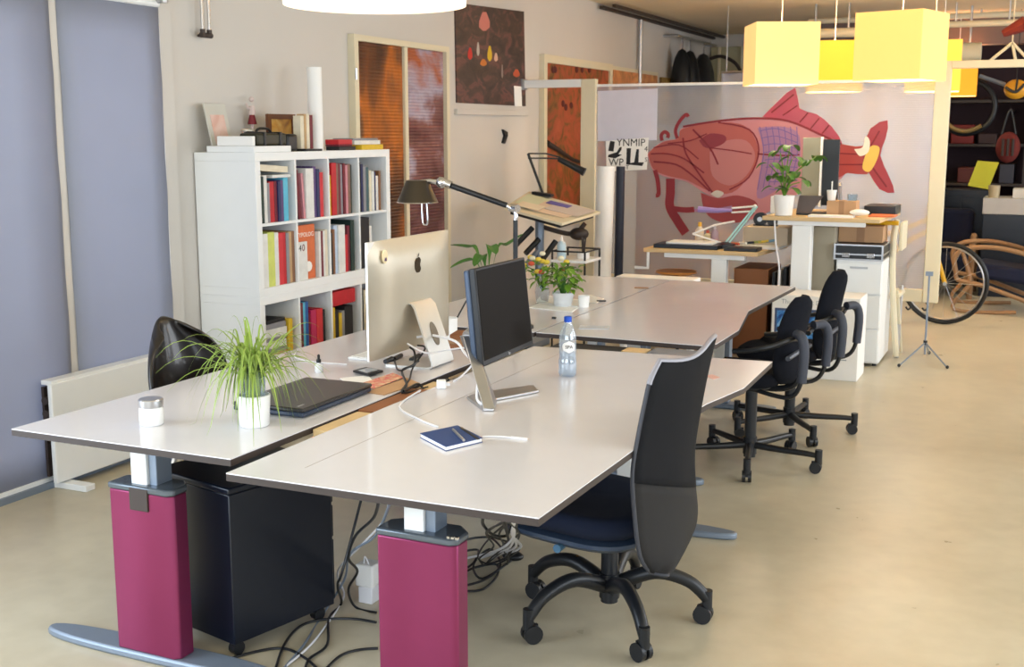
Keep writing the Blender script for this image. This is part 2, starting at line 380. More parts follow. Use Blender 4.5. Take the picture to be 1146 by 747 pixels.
t = thing('orange_floral_painting', 'tall orange painting of dark blossoms, partly behind the white open frame', 'painting', (XL, 10.66, .75))
a, b = 9.84, 11.48
obj('canvas', box(BM(), XL, XL+.03, a, b, .80, 2.22), flor, t)
bm = BM()
for q in ((a-.07, a, .75, 2.29), (b, b+.07, .75, 2.29)): box(bm, XL, XL+.05, *q)
box(bm, XL, XL+.05, a, b, 2.22, 2.29); box(bm, XL, XL+.05, a, b, .75, .80)
obj('picture_frame', bm, 'cream', t)
bm = BM(); tube(bm, [pX(612, 160, XL+.04), pX(625, 168, XL+.04), pX(640, 178, XL+.04), pX(652, 182, XL+.04)], (.03, .012), 6, True); obj('painted_branch', bm, 'edge', t)
for i in range(9):
    x = 612+i*6+random.uniform(-3, 3); y = 78 if i in (1, 2, 6, 7, 8) else random.uniform(105, 135)
    obj('painted_blossom', ball(BM(), pX(x, y, XL+.032), .045, (.08, 1, .7), 8), mat('dark_petal', (86, 30, 28), .6), t)
y0, y1 = pX(680, 80, XL).y, pX(733, 81, XL).y
t = thing('peach_floral_picture', 'wide peach and gold floral picture on the far end of the left wall', 'picture', (XL, 12.3, 1.6))
obj('canvas', box(BM(), XL, XL+.03, y0+.1, y1, 1.6, 2.24), art('peach_floral_print', [(0.3, (150, 110, 60)), (.5, (214, 140, 92)), (.7, (222, 178, 110))], 4, .5, dist=2), t)
obj('picture_frame', box(BM(), XL, XL+.02, y0+.04, y1+.05, 1.55, 2.28), 'cream', t)
tag(obj('ochre_picture', box(BM(), XL, XL+.03, 13.28, 13.95, 1.7, 2.235), art('ochre_print', [(0.3, (120, 90, 40)), (.6, (200, 160, 80))], 5), bev=.004), 'small ochre picture right of the peach one on the left wall', 'picture')
# ceiling track and thin downpipe
t = thing('ceiling_track', 'dark double rail running along the corner of ceiling and left wall', 'rail', (XL+.05, 13, 2.8))
for dx, zz in ((.03, 2.83), (.16, 2.84)): obj('rail', box(BM(), XL+dx, XL+dx+.035, 11.2, 15.45, zz-.03, zz), 'edge', t)
tag(obj('downpipe', cyl(BM(), (XL+.04, 12.45, 1.9), (XL+.04, 12.45, 2.8), .022, n=10), 'steel'), 'thin steel pipe dropping from the ceiling rail on the left wall', 'pipe')

# ================================================================== BOOKCASE
BX0, BX1, BY0 = -4.14, -3.75, 5.08; OP, TH, OB = .311, .015, .045; BW = OB*2+OP*4+TH*3
t = thing('bookcase', 'large white cube bookcase against the left wall, sixteen compartments', 'bookcase', (BX1-.2, BY0+BW/2, 0))
def unit(z0):
    bm = BM(); zt = z0+.7565
    box(bm, BX0, BX1, BY0, BY0+BW, z0, z0+OB); box(bm, BX0, BX1, BY0, BY0+BW, zt-OB, zt)
    box(bm, BX0, BX1, BY0, BY0+OB, z0+OB, zt-OB); box(bm, BX0, BX1, BY0+BW-OB, BY0+BW, z0+OB, zt-OB)
    return bm
obj('carcass', unit(0), 'white', t, bev=.002); obj('carcass', unit(.7565), 'white', t, bev=.002)
for z0 in (0, .7565):
    obj('shelf', box(BM(), BX0, BX1-.004, BY0+OB, BY0+BW-OB, z0+OB+.326, z0+OB+.326+TH), 'white', t)
    for i in range(1, 4):
        yy = BY0+OB+OP*i+TH*(i-1)
        for a in (z0+OB, z0+OB+.326+TH): obj('divider', box(BM(), BX0, BX1-.002, yy, yy+TH, a, a+.326-.0005), 'white', t)
obj('back_board', box(BM(), BX0-.006, BX0, BY0+.01, BY0+BW-.01, .01, 1.5), 'white', t)
CC = {'dark green': (28, 52, 46), 'white': (224, 224, 220), 'grey': (140, 140, 146), 'red': (190, 32, 42), 'maroon': (112, 30, 44), 'navy': (42, 48, 92), 'purple': (92, 70, 120),
      'light blue': (90, 184, 214), 'pink': (206, 140, 150), 'yellow': (216, 180, 40), 'black': (26, 26, 30), 'brown': (134, 92, 62), 'teal': (66, 96, 102), 'cream': (224, 214, 190),
      'lime': (206, 214, 110), 'tan': (190, 156, 112), 'orange': (214, 110, 62), 'blue': (40, 90, 160), 'magenta': (190, 40, 92), 'crimson': (206, 50, 58), 'pale blue': (190, 206, 226), 'mottled brown': (128, 96, 84)}
def bmat(c): return mat('book_'+c.replace(' ', '_'), CC[c], .5, var=.18, scale=22)
RZ = [1.142, .801+.0, .385, .045]; RZ = [.7565+OB+.326+TH, .7565+OB, OB+.326+TH, OB]
ORD = ['first', 'second', 'third', 'fourth', 'fifth', 'sixth', 'seventh', 'eighth', 'ninth', 'tenth', 'eleventh', 'twelfth']
RN = ['top row', 'second row', 'third row']; CN = ['leftmost', 'second', 'third', 'rightmost']
def book_bm(th, h, d=.2):
    bm = BM(); e = .0025
    box(bm, -d, 0, 0, e, 0, h); box(bm, -d, 0, th-e, th, 0, h); box(bm, -e*1.2, 0, e, th-e, 0, h)   # boards and spine
    box(bm, -d+.004, -e*1.2, e, th-e, .004, h-.004); return bm
def books(row, col, lst, d=.24, setback=.006, fit=.303):
    s = sum(b[1] for b in lst); k = fit/s if s > fit or s > .27 else 1
    y = BY0+OB+col*(OP+TH)+.004; z = RZ[row]+.001
    for i, b in enumerate(lst):
        c, w, h = b[0], b[1]*k, b[2]; lean = b[3] if len(b) > 3 else 0
        o = obj('book', book_bm(w-.0008, h, d+random.uniform(-.03, .03)), bmat(c), local=True)
        o.location = (BX1-setback-random.uniform(0, .012), y+(h*math.sin(lean) if lean > 0 else 0), z); o.rotation_euler = (lean, 0, 0)
        tag(o, '%s book, %s from the left in the %s compartment of the bookcase %s' % (c, ORD[i], CN[col], RN[row]), 'book', 'books in the bookcase %s, %s compartment' % (RN[row], CN[col]))
        y += w+(h*abs(math.sin(lean)) if lean else 0)
books(0, 0, [('dark green', .03, .245), ('white', .036, .25), ('grey', .022, .21), ('red', .045, .215), ('maroon', .025, .215), ('navy', .024, .215), ('purple', .024, .22), ('light blue', .042, .232)])
books(0, 1, [('maroon', .026, .27, .10), ('pink', .02, .25, .08), ('white', .075, .275), ('purple', .036, .285), ('navy', .03, .27), ('crimson', .036, .25)], fit=.25)
books(0, 2, [('yellow', .03, .23), ('red', .05, .30), ('mottled brown', .026, .295), ('maroon', .026, .295), ('grey', .026, .29), ('maroon', .02, .295), ('pink', .022, .285), ('mottled brown', .026, .29), ('dark green', .028, .285)])
books(0, 3, [('black', .034, .295), ('navy', .022, .285), ('grey', .03, .275), ('teal', .036, .265), ('cream', .026, .245), ('white', .024, .24), ('navy', .03, .235), ('white', .032, .21), ('brown', .02, .24)])
books(1, 0, [('white', .046, .285), ('lime', .06, .29), ('white', .034, .285), ('crimson', .04, .28), ('red', .03, .28), ('grey', .026, .275), ('tan', .03, .28), ('brown', .03, .28)])
books(1, 2, [('black', .026, .24), ('brown', .024, .26), ('pale blue', .036, .28), ('white', .07, .28), ('red', .03, .22), ('maroon', .03, .27), ('dark green', .04, .30)], fit=.28)
books(1, 3, [('black', .11, .305), ('white', .04, .25)])
books(2, 1, [('maroon', .036, .29), ('light blue', .024, .29), ('blue', .034, .29), ('maroon', .02, .22), ('magenta', .05, .235), ('crimson', .06, .235), ('black', .024, .225)], fit=.28)
books(2, 2, [('yellow', .03, .22), ('black', .04, .2), ('yellow', .03, .18), ('grey', .03, .19), ('black', .09, .21)], fit=.25)
books(2, 3, [('black', .03, .3), ('cream', .036, .28), ('tan', .03, .28), ('grey', .03, .26), ('navy', .04, .27)])
def tb(name, bm, m, label, cat, group=None, **k):
    return tag(obj(name, bm, m, **k), label, cat, group)
# lying books on top row of the leftmost compartment
c0 = BY0+OB
tb('book', obox(BM(), (-3.86, c0+.20, RZ[0]+.2425), (.2, .17, .016)), bmat('white'), 'thin white book lying across the tops of the upright books, leftmost top compartment', 'book', bev=.002)
tb('book', obox(BM(), (-3.87, c0+.15, RZ[0]+.284), (.2, .25, .034), rx=-.07), bmat('cream'), 'thick cream book lying tilted on top of everything in the leftmost top compartment', 'book', bev=.002)
# second row, second compartment: covers facing out
c1 = BY0+OB+OP+TH; z = RZ[1]
t = thing('orange_cover_book', 'large orange book standing cover outwards in the second compartment of the second row', 'book', (-3.83, c1+.1, z))
obj('cover', box(BM(), -3.80, -3.778, c1+.004, c1+.2, z, z+.305), bmat('orange'), t, bev=.002)
text('title_text', 'TYPOLOG', .036, (-3.7775, c1+.105, z+.25), (0, 1, 0), (0, 0, 1), 'paper', t)
bm = BM(); slab(bm, [Vector((-3.7778, c1+.13+.035*math.cos(a), z+.07+.03*math.sin(a))) for a in [i*math.pi/5 for i in range(10)]], (.001, 0, 0)); obj('cover_print', bm, 'paper', t)
t = thing('number_cover_book', 'grey book with a red and black number standing in front of the orange book', 'book', (-3.8, c1+.06, z))
obj('cover', box(BM(), -3.775, -3.762, c1+.003, c1+.10, z, z+.215), bmat('white'), t, bev=.002)
text('title_text', '4', .05, (-3.7615, c1+.03, z+.18), (0, 1, 0), (0, 0, 1), 'black', t)
text('title_text', '0', .055, (-3.7615, c1+.062, z+.18), (0, 1, 0), (0, 0, 1), bmat('maroon'), t)
y = c1+.212
for i, (c, w, h) in enumerate((('white', .022, .26), ('maroon', .022, .26), ('white', .022, .26), ('cream', .024, .265))):
    o = obj('book', book_bm(w-.001, h, .2), bmat(c), local=True); o.location = (-3.76, y, z+.001); y += w
    tag(o, '%s book, %s to the right of the orange cover in the second row' % (c, ORD[i]), 'book', 'books right of the orange cover')
# third row leftmost: lying magazines and a yellow folder
z = RZ[2]
for i, (c, h, w) in enumerate((('brown', .02, .2), ('tan', .03, .19), ('grey', .025, .21), ('white', .04, .2), ('grey', .018, .2), ('white', .05, .19), ('grey', .03, .2), ('black', .02, .18))):
    tb('magazine', obox(BM(), (-3.87, c0+.11+.006*(i % 3), z+h/2+.0005), (.2, w, h-.001), rz=.03*((i*7) % 5-2)), bmat(c), '%s magazine, %s from the bottom of the lying pile in the leftmost third-row compartment' % (c, ORD[i]), 'magazine', 'pile of magazines in the bookcase', bev=.002); z += h
tb('yellow_folder', box(BM(), -3.90, -3.76, c0+.225, c0+.26, RZ[2]+.001, RZ[2]+.22), bmat('yellow'), 'yellow folder standing beside the lying magazines in the bookcase', 'folder', bev=.004)
c2 = BY0+OB+2*(OP+TH); tb('red_box', box(BM(), -3.97, -3.765, c2+.012, c2+.27, RZ[2]+.225, RZ[2]+.31), bmat('red'), 'bright red box lying on the yellow and black books in the third row', 'box', bev=.003)
# on top of bookcase
T = 1.5131; TM = 'items on the bookcase'
t = thing('sketch_board', 'pale board with a pink sketch leaning at the left end of the bookcase top', 'picture', (-4.06, 5.18, T))
mx = Matrix.Translation((-4.03, 5.2, T)) @ Matrix.Rotation(-.22, 4, 'Y')
obj('board', box(BM(), -.008, 0, -.09, .085, 0, .26, mx), mat('pale_board', (202, 200, 190), .6), t)
obj('sketch', box(BM(), .0003, .002, -.06, .055, .04, .2, mx), art('pink_sketch', [(0.35, (214, 170, 156)), (.6, (226, 200, 190))], 9), t)
tb('white_box', box(BM(), -3.98, -3.765, 4.80+.29, 5.10+.02, T+.034, T+.084) if False else box(BM(), -3.99, -3.765, 5.085, 5.20-.09, T+.034, T+.084), 'paper', 'flat white box on top of the slab, left front of the bookcase top', 'box', bev=.003)
tb('white_slab', box(BM(), -4.06, -3.755, 5.085, 5.415, T, T+.033), 'white', 'long flat white slab lying on the left half of the bookcase top', 'box', bev=.003)
t = thing('tin_can', 'small shiny tin can standing on the white slab behind the white box', 'tin', (-3.85, 5.24, T+.084))
q = pX(280, 150, -3.85); cy_ = q.y
t.location = (-3.93, 5.27, T+.0335)
obj('tin_body', lathe(BM(), [(.033, 0), (.034, .004), (.033, .008), (.033, .07), (.034, .076)], (-3.93, 5.27, T+.0335)), 'chrome', t); obj('lid', lathe(BM(), [(.035, 0), (.035, .01), (.03, .013)], (-3.93, 5.27, T+.1095)), 'alu', t)
t = thing('figurine', 'thin standing dancer figurine in red and white behind the tin can', 'figurine', (-4.02, 5.5, T))
fx, fy = -4.09, 5.53
bm = BM(); tube(bm, [(fx, fy, T+.045), (fx, fy, T+.12), (fx, fy+.004, T+.15)], (.011, .008), 8, True); tube(bm, [(fx, fy, T+.2), (fx, fy, T+.25)], (.02, .016), 8); ball(bm, (fx, fy, T+.285), .015)
tube(bm, [(fx, fy, T+.245), (fx, fy-.03, T+.235), (fx, fy-.05, T+.26)], .006, 6, True); tube(bm, [(fx, fy, T+.245), (fx, fy+.025, T+.22), (fx, fy+.01, T+.19)], .006, 6, True)
obj('body', bm, mat('figurine_white', (210, 190, 184), .5), t); obj('skirt', lathe(BM(), [(.026, 0), (.02, .03), (.014, .055)], (fx, fy, T+.148), 12), mat('figurine_red', (120, 30, 40), .5), t)
obj('stand', lathe(BM(), [(.035, 0), (.03, .03), (.012, .045)], (fx, fy, T), 12), 'chrome', t)
t = thing('framed_picture', 'small brown framed golden picture standing on the bookcase', 'picture', (-4.0, 5.74, T))
y0, y1 = 5.53, 5.79; x = -4.0
for q in ((y0, y0+.025, T, T+.205), (y1-.025, y1, T, T+.205)): pass
bm = BM(); box(bm, x, x+.02, y0, y0+.028, T, T+.205); box(bm, x, x+.02, y1-.028, y1, T, T+.205); box(bm, x, x+.02, y0+.028, y1-.028, T, T+.028); box(bm, x, x+.02, y0+.028, y1-.028, T+.177, T+.205)
obj('picture_frame', bm, mat('walnut_frame', (104, 62, 36), .5), t); obj('picture', box(BM(), x, x+.01, y0+.028, y1-.028, T+.028, T+.177), art('golden_print', [(0.3, (150, 96, 40)), (.5, (206, 150, 60)), (.7, (222, 190, 110))], 9), t)
t = thing('camera_case', 'long olive black leather case lying on the white slab', 'case', (-3.86, 5.55, T+.034))
tb2 = box(BM(), -3.89, -3.77, 5.14, 5.40, T+.034, T+.10); obj('case_body', tb2, mat('olive_leather', (48, 46, 30), .45), t, bev=.012)
for yy in (5.19, 5.33): obj('strap', box(BM(), -3.895, -3.765, yy, yy+.02, T+.0345, T+.106), 'black', t, bev=.002)
bm = BM(); tube(bm, [(-3.83, 5.2, T+.1), (-3.83, 5.23, T+.122), (-3.83, 5.31, T+.122), (-3.83, 5.34, T+.1)], .007, 8, True); obj('handle', bm, 'black', t)
tb('lens_pouch', box(BM(), -3.90, -3.78, 5.42, 5.52, T, T+.095), 'black', 'black pouch right of the long olive case', 'pouch', bev=.015)
for i, (c, w, h) in enumerate((('cream', .034, .195), ('tan', .022, .205), ('cream', .03, .205), ('maroon', .03, .20))):
    yy = 5.635+[0, .036, .06, .092][i]
    tb('book', box(BM(), -3.87, -3.82, yy-.03, yy+w-.031, T+.0125, T+h), bmat(c), '%s book standing on the bookcase, %s between framed picture and paper roll' % (c, ORD[i]), 'book', 'books standing on the bookcase', bev=.002)
tb('dark_book', box(BM(), -3.90, -3.757, 5.56, 5.72, T, T+.012), bmat('black'), 'thin dark book lying flat at the front edge under the standing books', 'book')
t = thing('paper_roll', 'tall white paper roll standing upright on the bookcase', 'paper roll', (-3.87, 5.83, T))
bm = BM(); lathe(bm, [(.042, 0), (.042, .47), (.036, .47), (.036, .44)], (-3.87, 5.83, T)); obj('rolled_paper', bm, 'paper', t)
for (c, a, b, x0, x1, z0, z1, lab) in (('black', 5.90, 6.08, -3.85, -3.76, 0, .022, 'black book at the bottom of the left stack on the bookcase right end'),
    ('maroon', 5.91, 6.06, -3.86, -3.77, .0225, .033, 'thin maroon book in the middle of the left stack'), ('red', 5.91, 6.06, -3.86, -3.77, .0335, .062, 'red book topmost of the left stack'),
    ('yellow', 6.15, 6.40, -3.93, -3.76, 0, .03, 'yellow book under the white books at the bookcase right end'), ('white', 6.10, 6.40, -3.93, -3.78, .0305, .055, 'white book lying on the yellow book'), ('grey', 6.10, 6.39, -3.93, -3.79, .0555, .068, 'thin grey book topmost above the yellow book')):
    tb('book', box(BM(), x0, x1, a, b, T+z0, T+z1), bmat(c), lab+' on the bookcase' if 'bookcase' not in lab else lab, 'book', bev=.002)

# ================================================================== DESKS
DT = .72
def tabletop(t, poly, th=.022):
    obj('desktop', prism(BM(), poly, DT-.003, DT), 'desk', t)
    obj('desktop_core', prism(BM(), poly, DT-th, DT-.0031), 'edge', t)
def desk_leg(t, x, y, red=True, foot=.45, fy=0):
    obj('foot', prism(BM(), [(x+foot*math.copysign(abs(math.cos(a))**.75, math.cos(a)), y+fy+.055*math.copysign(abs(math.sin(a))**.75, math.sin(a))) for a in [i*2*math.pi/28 for i in range(28)]], 0.0, .028), 'grey', t, bev=.008)
    obj('inner_column', box(BM(), x-.045, x+.015, y-.03, y+.05, .03, DT-.03), 'white', t, bev=.003)
    obj('lift_rail', box(BM(), x+.0155, x+.045, y-.02, y+.05, .03, DT-.03), 'grey', t, bev=.003)
    obj('crossbeam', box(BM(), x-.28, x+.28, y-.025, y+.03, DT-.046, DT-.0225), 'grey', t)
    if red:
        poly = [(x-.12, y-.045), (x+.10, y-.05), (x+.12, y-.035), (x+.12, y+.02), (x+.08, y+.06), (x-.08, y+.06), (x-.12, y+.03)]
        pr = obj('red_cover', prism(BM(), poly, .028, .545), 'berry', t, bev=.004); part(pr, 'berry red metal leg cover')
        poly2 = [(px_*1.0, py_) for px_, py_ in poly]
        obj('cover_cap', prism(BM(), [(x+(a-x)*1.03, y+(b-y)*1.08) for a, b in poly2], .545, .566), mat('smoke_grey_cap', (96, 104, 112), .25, metal=.4), t, bev=.006)
t = thing('left_desk', 'long light desk at the left edge with the plant, laptop and silver computer on it', 'desk', (-2.44, 3.6, 0), group='adjustable height desks')
tabletop(t, [(-2.857, 2.59), (-2.03, 2.589), (-2.035, 4.64), (-2.83, 4.66)])
desk_leg(t, -2.44, 2.72); desk_leg(t, -2.44, 4.45)
part(obj('cap_plate', box(BM(), -2.475, -2.405, 2.665, 2.674, .49, .56), 'edge', t, bev=.002), 'dark plate at the top of the red cover')
t = thing('near_desk', 'large light desk in the foreground with blue notebook, dark monitor and water bottle', 'desk', (-1.5, 3.5, 0), group='adjustable height desks')
tabletop(t, [(-1.955, 2.472), (-1.047, 2.472), (-1.035, 3.3), (-1.0, 3.8), (-.945, 4.10), (-.957, 4.63), (-1.955, 4.555)])
desk_leg(t, -1.475, 2.69); desk_leg(t, -1.50, 4.50, False, fy=.03)
obj('seam', box(BM(), -1.791, -1.789, 2.60, 4.52, DT, DT+.0004), mat('seam_shadow_line', (150, 142, 136), .6), t)
bm = BM()
for k in range(3): box(bm, -1.38+.012*k, -1.372+.012*k, 2.64, 2.648, .566, .572)
obj('cover_screws', bm, 'chrome', t)
t = thing('far_right_desk', 'light desk behind the near desk, its right edge notched', 'desk', (-1.7, 5.9, 0), group='adjustable height desks')
tabletop(t, [(-2.085, 4.885), (-1.30, 4.866), (-1.262, 4.93), (-1.26, 5.328), (-1.356, 5.93), (-1.327, 7.0), (-2.085, 7.0)])
desk_leg(t, -1.7, 5.2, False, .33); desk_leg(t, -1.7, 6.8, False, .33)
t = thing('far_left_desk', 'light desk behind the silver computer, beside the drafting table', 'desk', (-2.5, 5.9, 0), group='adjustable height desks')
tabletop(t, [(-2.88, 4.885), (-2.095, 4.885), (-2.095, 7.0), (-2.88, 7.0)])
desk_leg(t, -2.5, 5.2, False, .33); desk_leg(t, -2.5, 6.8, False, .33)
# trays in the gaps
def tray(name, label, x0, x1, y0, y1, z, m):
    bm = BM(); box(bm, x0, x1, y0, y1, z, z+.006); box(bm, x0, x0+.005, y0, y1, z+.0061, z+.07); box(bm, x1-.005, x1, y0, y1, z+.0061, z+.07)
    box(bm, x0+.005, x1-.005, y0, y0+.005, z+.0061, z+.07); box(bm, x0+.005, x1-.005, y1-.005, y1, z+.0061, z+.07)
    return tag(obj(name, bm, m), label, 'cable tray')
tb('cable_tray_board', box(BM(), -2.025, -1.962, 2.99, 3.25, .645, .712), 'ply', 'light plywood cable board in the gap between the two near desks', 'board')
tb('cable_tray_board', box(BM(), -2.025, -1.962, 3.255, 3.62, .645, .717), 'wood', 'brown board in the gap beside the laptop', 'board')
tb('cable_tray_board', box(BM(), -2.025, -1.962, 3.63, 3.78, .645, .710), 'ply', 'short light board in the gap beside the cables', 'board')
tb('cable_tray_channel', box(BM(), -2.025, -1.962, 3.79, 4.56, .62, .69), 'cab', 'dark cable channel in the gap behind the silver computer', 'cable tray')
tb('gap_fill_box', box(BM(), -1.95, -1.35, 4.66, 4.85, .61, .69), 'black', 'black block filling the gap behind the near desk', 'cable tray')  # solid black fill between the near and far desks
tb('beige_wedge', box(BM(), -1.60, -1.50, 4.665, 4.76, .6905, .708), 'ply', 'small beige block on the black fill block behind the near desk', 'block')
tb('grey_board', box(BM(), -1.49, -1.3, 4.665, 4.80, .6905, .708), 'grey', 'pale grey lid on the black fill block by the near chair', 'board', bev=.003)

# ================================================================== PEDESTAL
RZp = math.radians(-14)
t = thing('pedestal_cabinet', 'blue black mobile pedestal cabinet on castors under the left desk', 'cabinet', (-2.19, 3.0, 0), RZp)
org = Vector((-2.208, 2.80, 0)); mx = Matrix.Translation(org) @ Matrix.Rotation(RZp, 4, 'Z')
obj('body', box(BM(), -.37, 0, 0, .42, .045, .53, mx), 'cab', t, bev=.004)
obj('top_panel', box(BM(), -.375, .004, -.004, .424, .5305, .552, mx), 'cab', t, bev=.006)
for k, (a, b) in enumerate(((.06, .27), (.28, .39), (.40, .51))):
    d = obj('drawer', box(BM(), -.362, -.008, .4205, .432, a, b, mx), 'cab', t, bev=.003); obj('drawer_handle', box(BM(), -.25, -.12, .4325, .438, b-.03, b-.015, mx), 'black', d, bev=.002)
for (a, b) in ((-.03, .03), (-.34, .03), (-.03, .37), (-.34, .37)):
    bm = BM(); p = mx @ Vector((a, b, .022)); r = (mx.to_3x3() @ Vector((.014, 0, 0))); cyl(bm, p-r, p+r, .022, n=14); box(bm, p.x-.01, p.x+.01, p.y-.01, p.y+.01, .03, .0445); obj('castor', bm, 'black', t)

# ================================================================== ITEMS ON LEFT DESK
t = thing('candle_jar', 'white candle jar with a silver lid at the left end of the left desk', 'jar', (-2.5, 2.81, DT))
c = (-2.5, 2.81, DT)
obj('jar_body', lathe(BM(), [(.034, 0), (.038, .006), (.038, .05), (.035, .058)], c), mat('milk_white_glass', (240, 240, 240), .15, coat=.5), t, ang=60)
obj('lid', lathe(BM(), [(.037, .058), (.038, .064), (.038, .08), (.035, .083)], c), 'steel', t, ang=30)
# spider plant
t = thing('spider_plant', 'bushy grass-like spider plant in a white pot on the left desk', 'potted plant', (-2.2, 2.93, DT))
c = Vector((-2.2, 2.93, DT))
obj('pot', lathe(BM(), [(.042, 0), (.046, .004), (.052, .098), (.048, .1), (.047, .09)], c), mat('white_ceramic', (240, 240, 238), .25), t, ang=50)
obj('glass_sleeve', lathe(BM(), [(.036, .091), (.04, .2)], c), 'glassc', t)
bm = BM()
def blade(bm, base, ang, out, up, droop, w, n=9):
    d = Vector((math.cos(ang), math.sin(ang), 0)); s = Vector((-math.sin(ang), math.cos(ang), 0)); prev = None
    for i in range(n+1):
        u = i/n; p = base+d*(out*(u**.9))+Vector((0, 0, up*math.sin(min(u*1.6, 1.57))-droop*u**2.4)); p.z = max(p.z, DT+.004+.004*(1-u)); ww = w*(1-u**3)*(.6+.4*math.sin(u*3))+.0004
        a = bm.verts.new(p-s*ww+Vector((0, 0, ww*.5))); m_ = bm.verts.new(p); b = bm.verts.new(p+s*ww+Vector((0, 0, ww*.5)))
        if prev: bm.faces.new((prev[0], prev[1], m_, a)); bm.faces.new((prev[1], prev[2], b, m_))
        prev = (a, m_, b)
for i in range(170):
    a = random.uniform(0, 2*math.pi); o_ = random.choice((random.uniform(.04, .12), random.uniform(.10, .2), random.uniform(.16, .29)))
    blade(bm, c+Vector((random.uniform(-.02, .02), random.uniform(-.02, .02), .15)), a, o_, random.uniform(.08, .21)*(1.25 if o_ < .1 else 1), random.uniform(.05, .30), random.uniform(.0025, .0045))
obj('foliage', bm, mat('grass_leaf', (140, 164, 72), .45, var=.4, scale=18), t)
bm = BM()
for i in range(8): a = i*.785; tube(bm, [c+Vector((.008*math.cos(a), .008*math.sin(a), .06)), c+Vector((.018*math.cos(a), .018*math.sin(a), .17))], .005, 6)
obj('stems', bm, mat('pale_stem', (170, 186, 120), .5), t)
# laptop, closed
A = pz(336, 470, DT); B = pz(413, 440, DT); D_ = pz(303, 462, DT); dv = (B-A); dv.z = 0; L_ = dv.length; ang = math.atan2(dv.y, dv.x)
t = thing('laptop', 'closed black laptop lying on the left desk right of the spider plant', 'laptop', (A.x-.14, A.y+.2, DT), ang)
mx = Matrix.Translation((A.x+.005, A.y+.01, DT)) @ Matrix.Rotation(ang, 4, 'Z')
obj('base', box(BM(), 0, L_, 0, .27, .004, .019, mx), mat('blue_grey_base', (44, 56, 76), .35), t, bev=.004); obj('lid', box(BM(), -.002, L_+.002, -.002, .272, .0195, .033, mx), mat('charcoal_lid', (46, 44, 44), .3), t, bev=.005)
for a in (.02, L_-.04):
    obj('foot', box(BM(), a, a+.02, .02, .25, 0, .004, mx), 'black', t)
q = mx @ Vector((.03, .05, .0334)); obj('lid_badge', box(BM(), .02, .055, .03, .038, .033, .0336, mx), 'steel', t)
# dropper bottle
q = pz(357, 417, DT); t = thing('dropper_bottle', 'small white dropper bottle with black cap behind the laptop', 'bottle', q)
obj('bottle_body', lathe(BM(), [(.014, 0), (.0155, .003), (.0155, .028), (.008, .034), (.007, .038)], q, 14), mat('white_label_glass', (226, 228, 230), .3), t); obj('dropper_cap', lathe(BM(), [(.009, .038), (.009, .05), (.005, .052), (.0055, .066), (.002, .07)], q, 12), 'black', t)
def flat(name, label, cat, pts, z, th, m, group=None, bev=0):
    return tb(name, slab(BM(), [Vector((p.x, p.y, z)) for p in pts], (0, 0, th)), m, label, cat, group, bev=bev)
P4 = lambda pts, z=DT: [pz(x, y, z) for x, y in pts]
flat('leaflet', 'tan wooden-toned leaflet at the desk edge under the papers', 'paper', P4([(410, 440), (455, 424), (470, 430), (430, 443)]), DT+.0005, .003, 'card')
flat('leaflet', 'white leaflet right of the laptop on the left desk', 'paper', P4([(380, 424), (412, 421), (418, 428), (390, 431)]), DT+.0005, .002, 'paper')
flat('leaflet', 'pink and tan printed leaflet beside the laptop', 'paper', P4([(404, 431), (440, 419), (452, 424), (418, 437)]), DT+.004, .0015, art('pink_leaflet', [(0.4, (224, 190, 150)), (.55, (216, 90, 90)), (.7, (236, 210, 180))], 30))
t = thing('smartphone', 'black smartphone lying on the papers between laptop and silver computer', 'phone', pz(411, 420, DT))
q = P4([(395, 419), (412, 423), (429, 419), (410, 415)])
t.location = (sum(p.x for p in q)/4, sum(p.y for p in q)/4, DT+.006)
obj('phone_body', slab(BM(), [Vector((p.x, p.y, DT+.006)) for p in q], (0, 0, .009)), 'black', t, bev=.002)
cq = sum(q, Vector())/4
obj('phone_screen', slab(BM(), [Vector((cq.x+(p.x-cq.x)*.62, cq.y+(p.y-cq.y)*.8, DT+.0151)) for p in q], (0, 0, .0004)), mat('pale_reflective_glass', (190, 196, 205), .1), t)
bm = BM(); tube(bm, [pz(388, 408, DT+.003), pz(350, 405, DT+.003), pz(330, 400, DT+.003), pz(333, 392, DT+.003)], .0025, 6, True)
tb('white_earphone_cable', bm, 'cable', 'thin white cable curling behind the dropper bottle', 'cable')

# iMac like computer
t = thing('silver_desktop_computer', 'large silver all-in-one computer seen from behind on the left desk', 'computer', (-2.25, 4.02, DT))
X0 = -2.25; ya, yb = 3.695, 4.335; z0, z1 = DT+.062, 1.222
bm = BM(); rows = []
NY, NZ = 12, 10
for j in range(NZ+1):
    v = j/NZ; r = []
    for i in range(NY+1):
        u = i/NY; e = min(1, min(u, 1-u, v*.9+.02, 1-v)*4.2); r.append((X0+.004+.03*math.sin(e*math.pi/2)**.8, ya+(yb-ya)*u, z0+(z1-z0)*v))
    rows.append(r)
grid(bm, rows); back = obj('back_shell', bm, 'alu', t, ang=80)
obj('edge_band', box(BM(), X0-.006, X0+.0045, ya, yb, z0, z1), mat('bright_aluminium', (226, 224, 218), .3, metal=.5), t, bev=.002)
obj('screen', box(BM(), X0-.0085, X0-.0062, ya+.004, yb-.004, z0+.07, z1-.004), 'black', t)
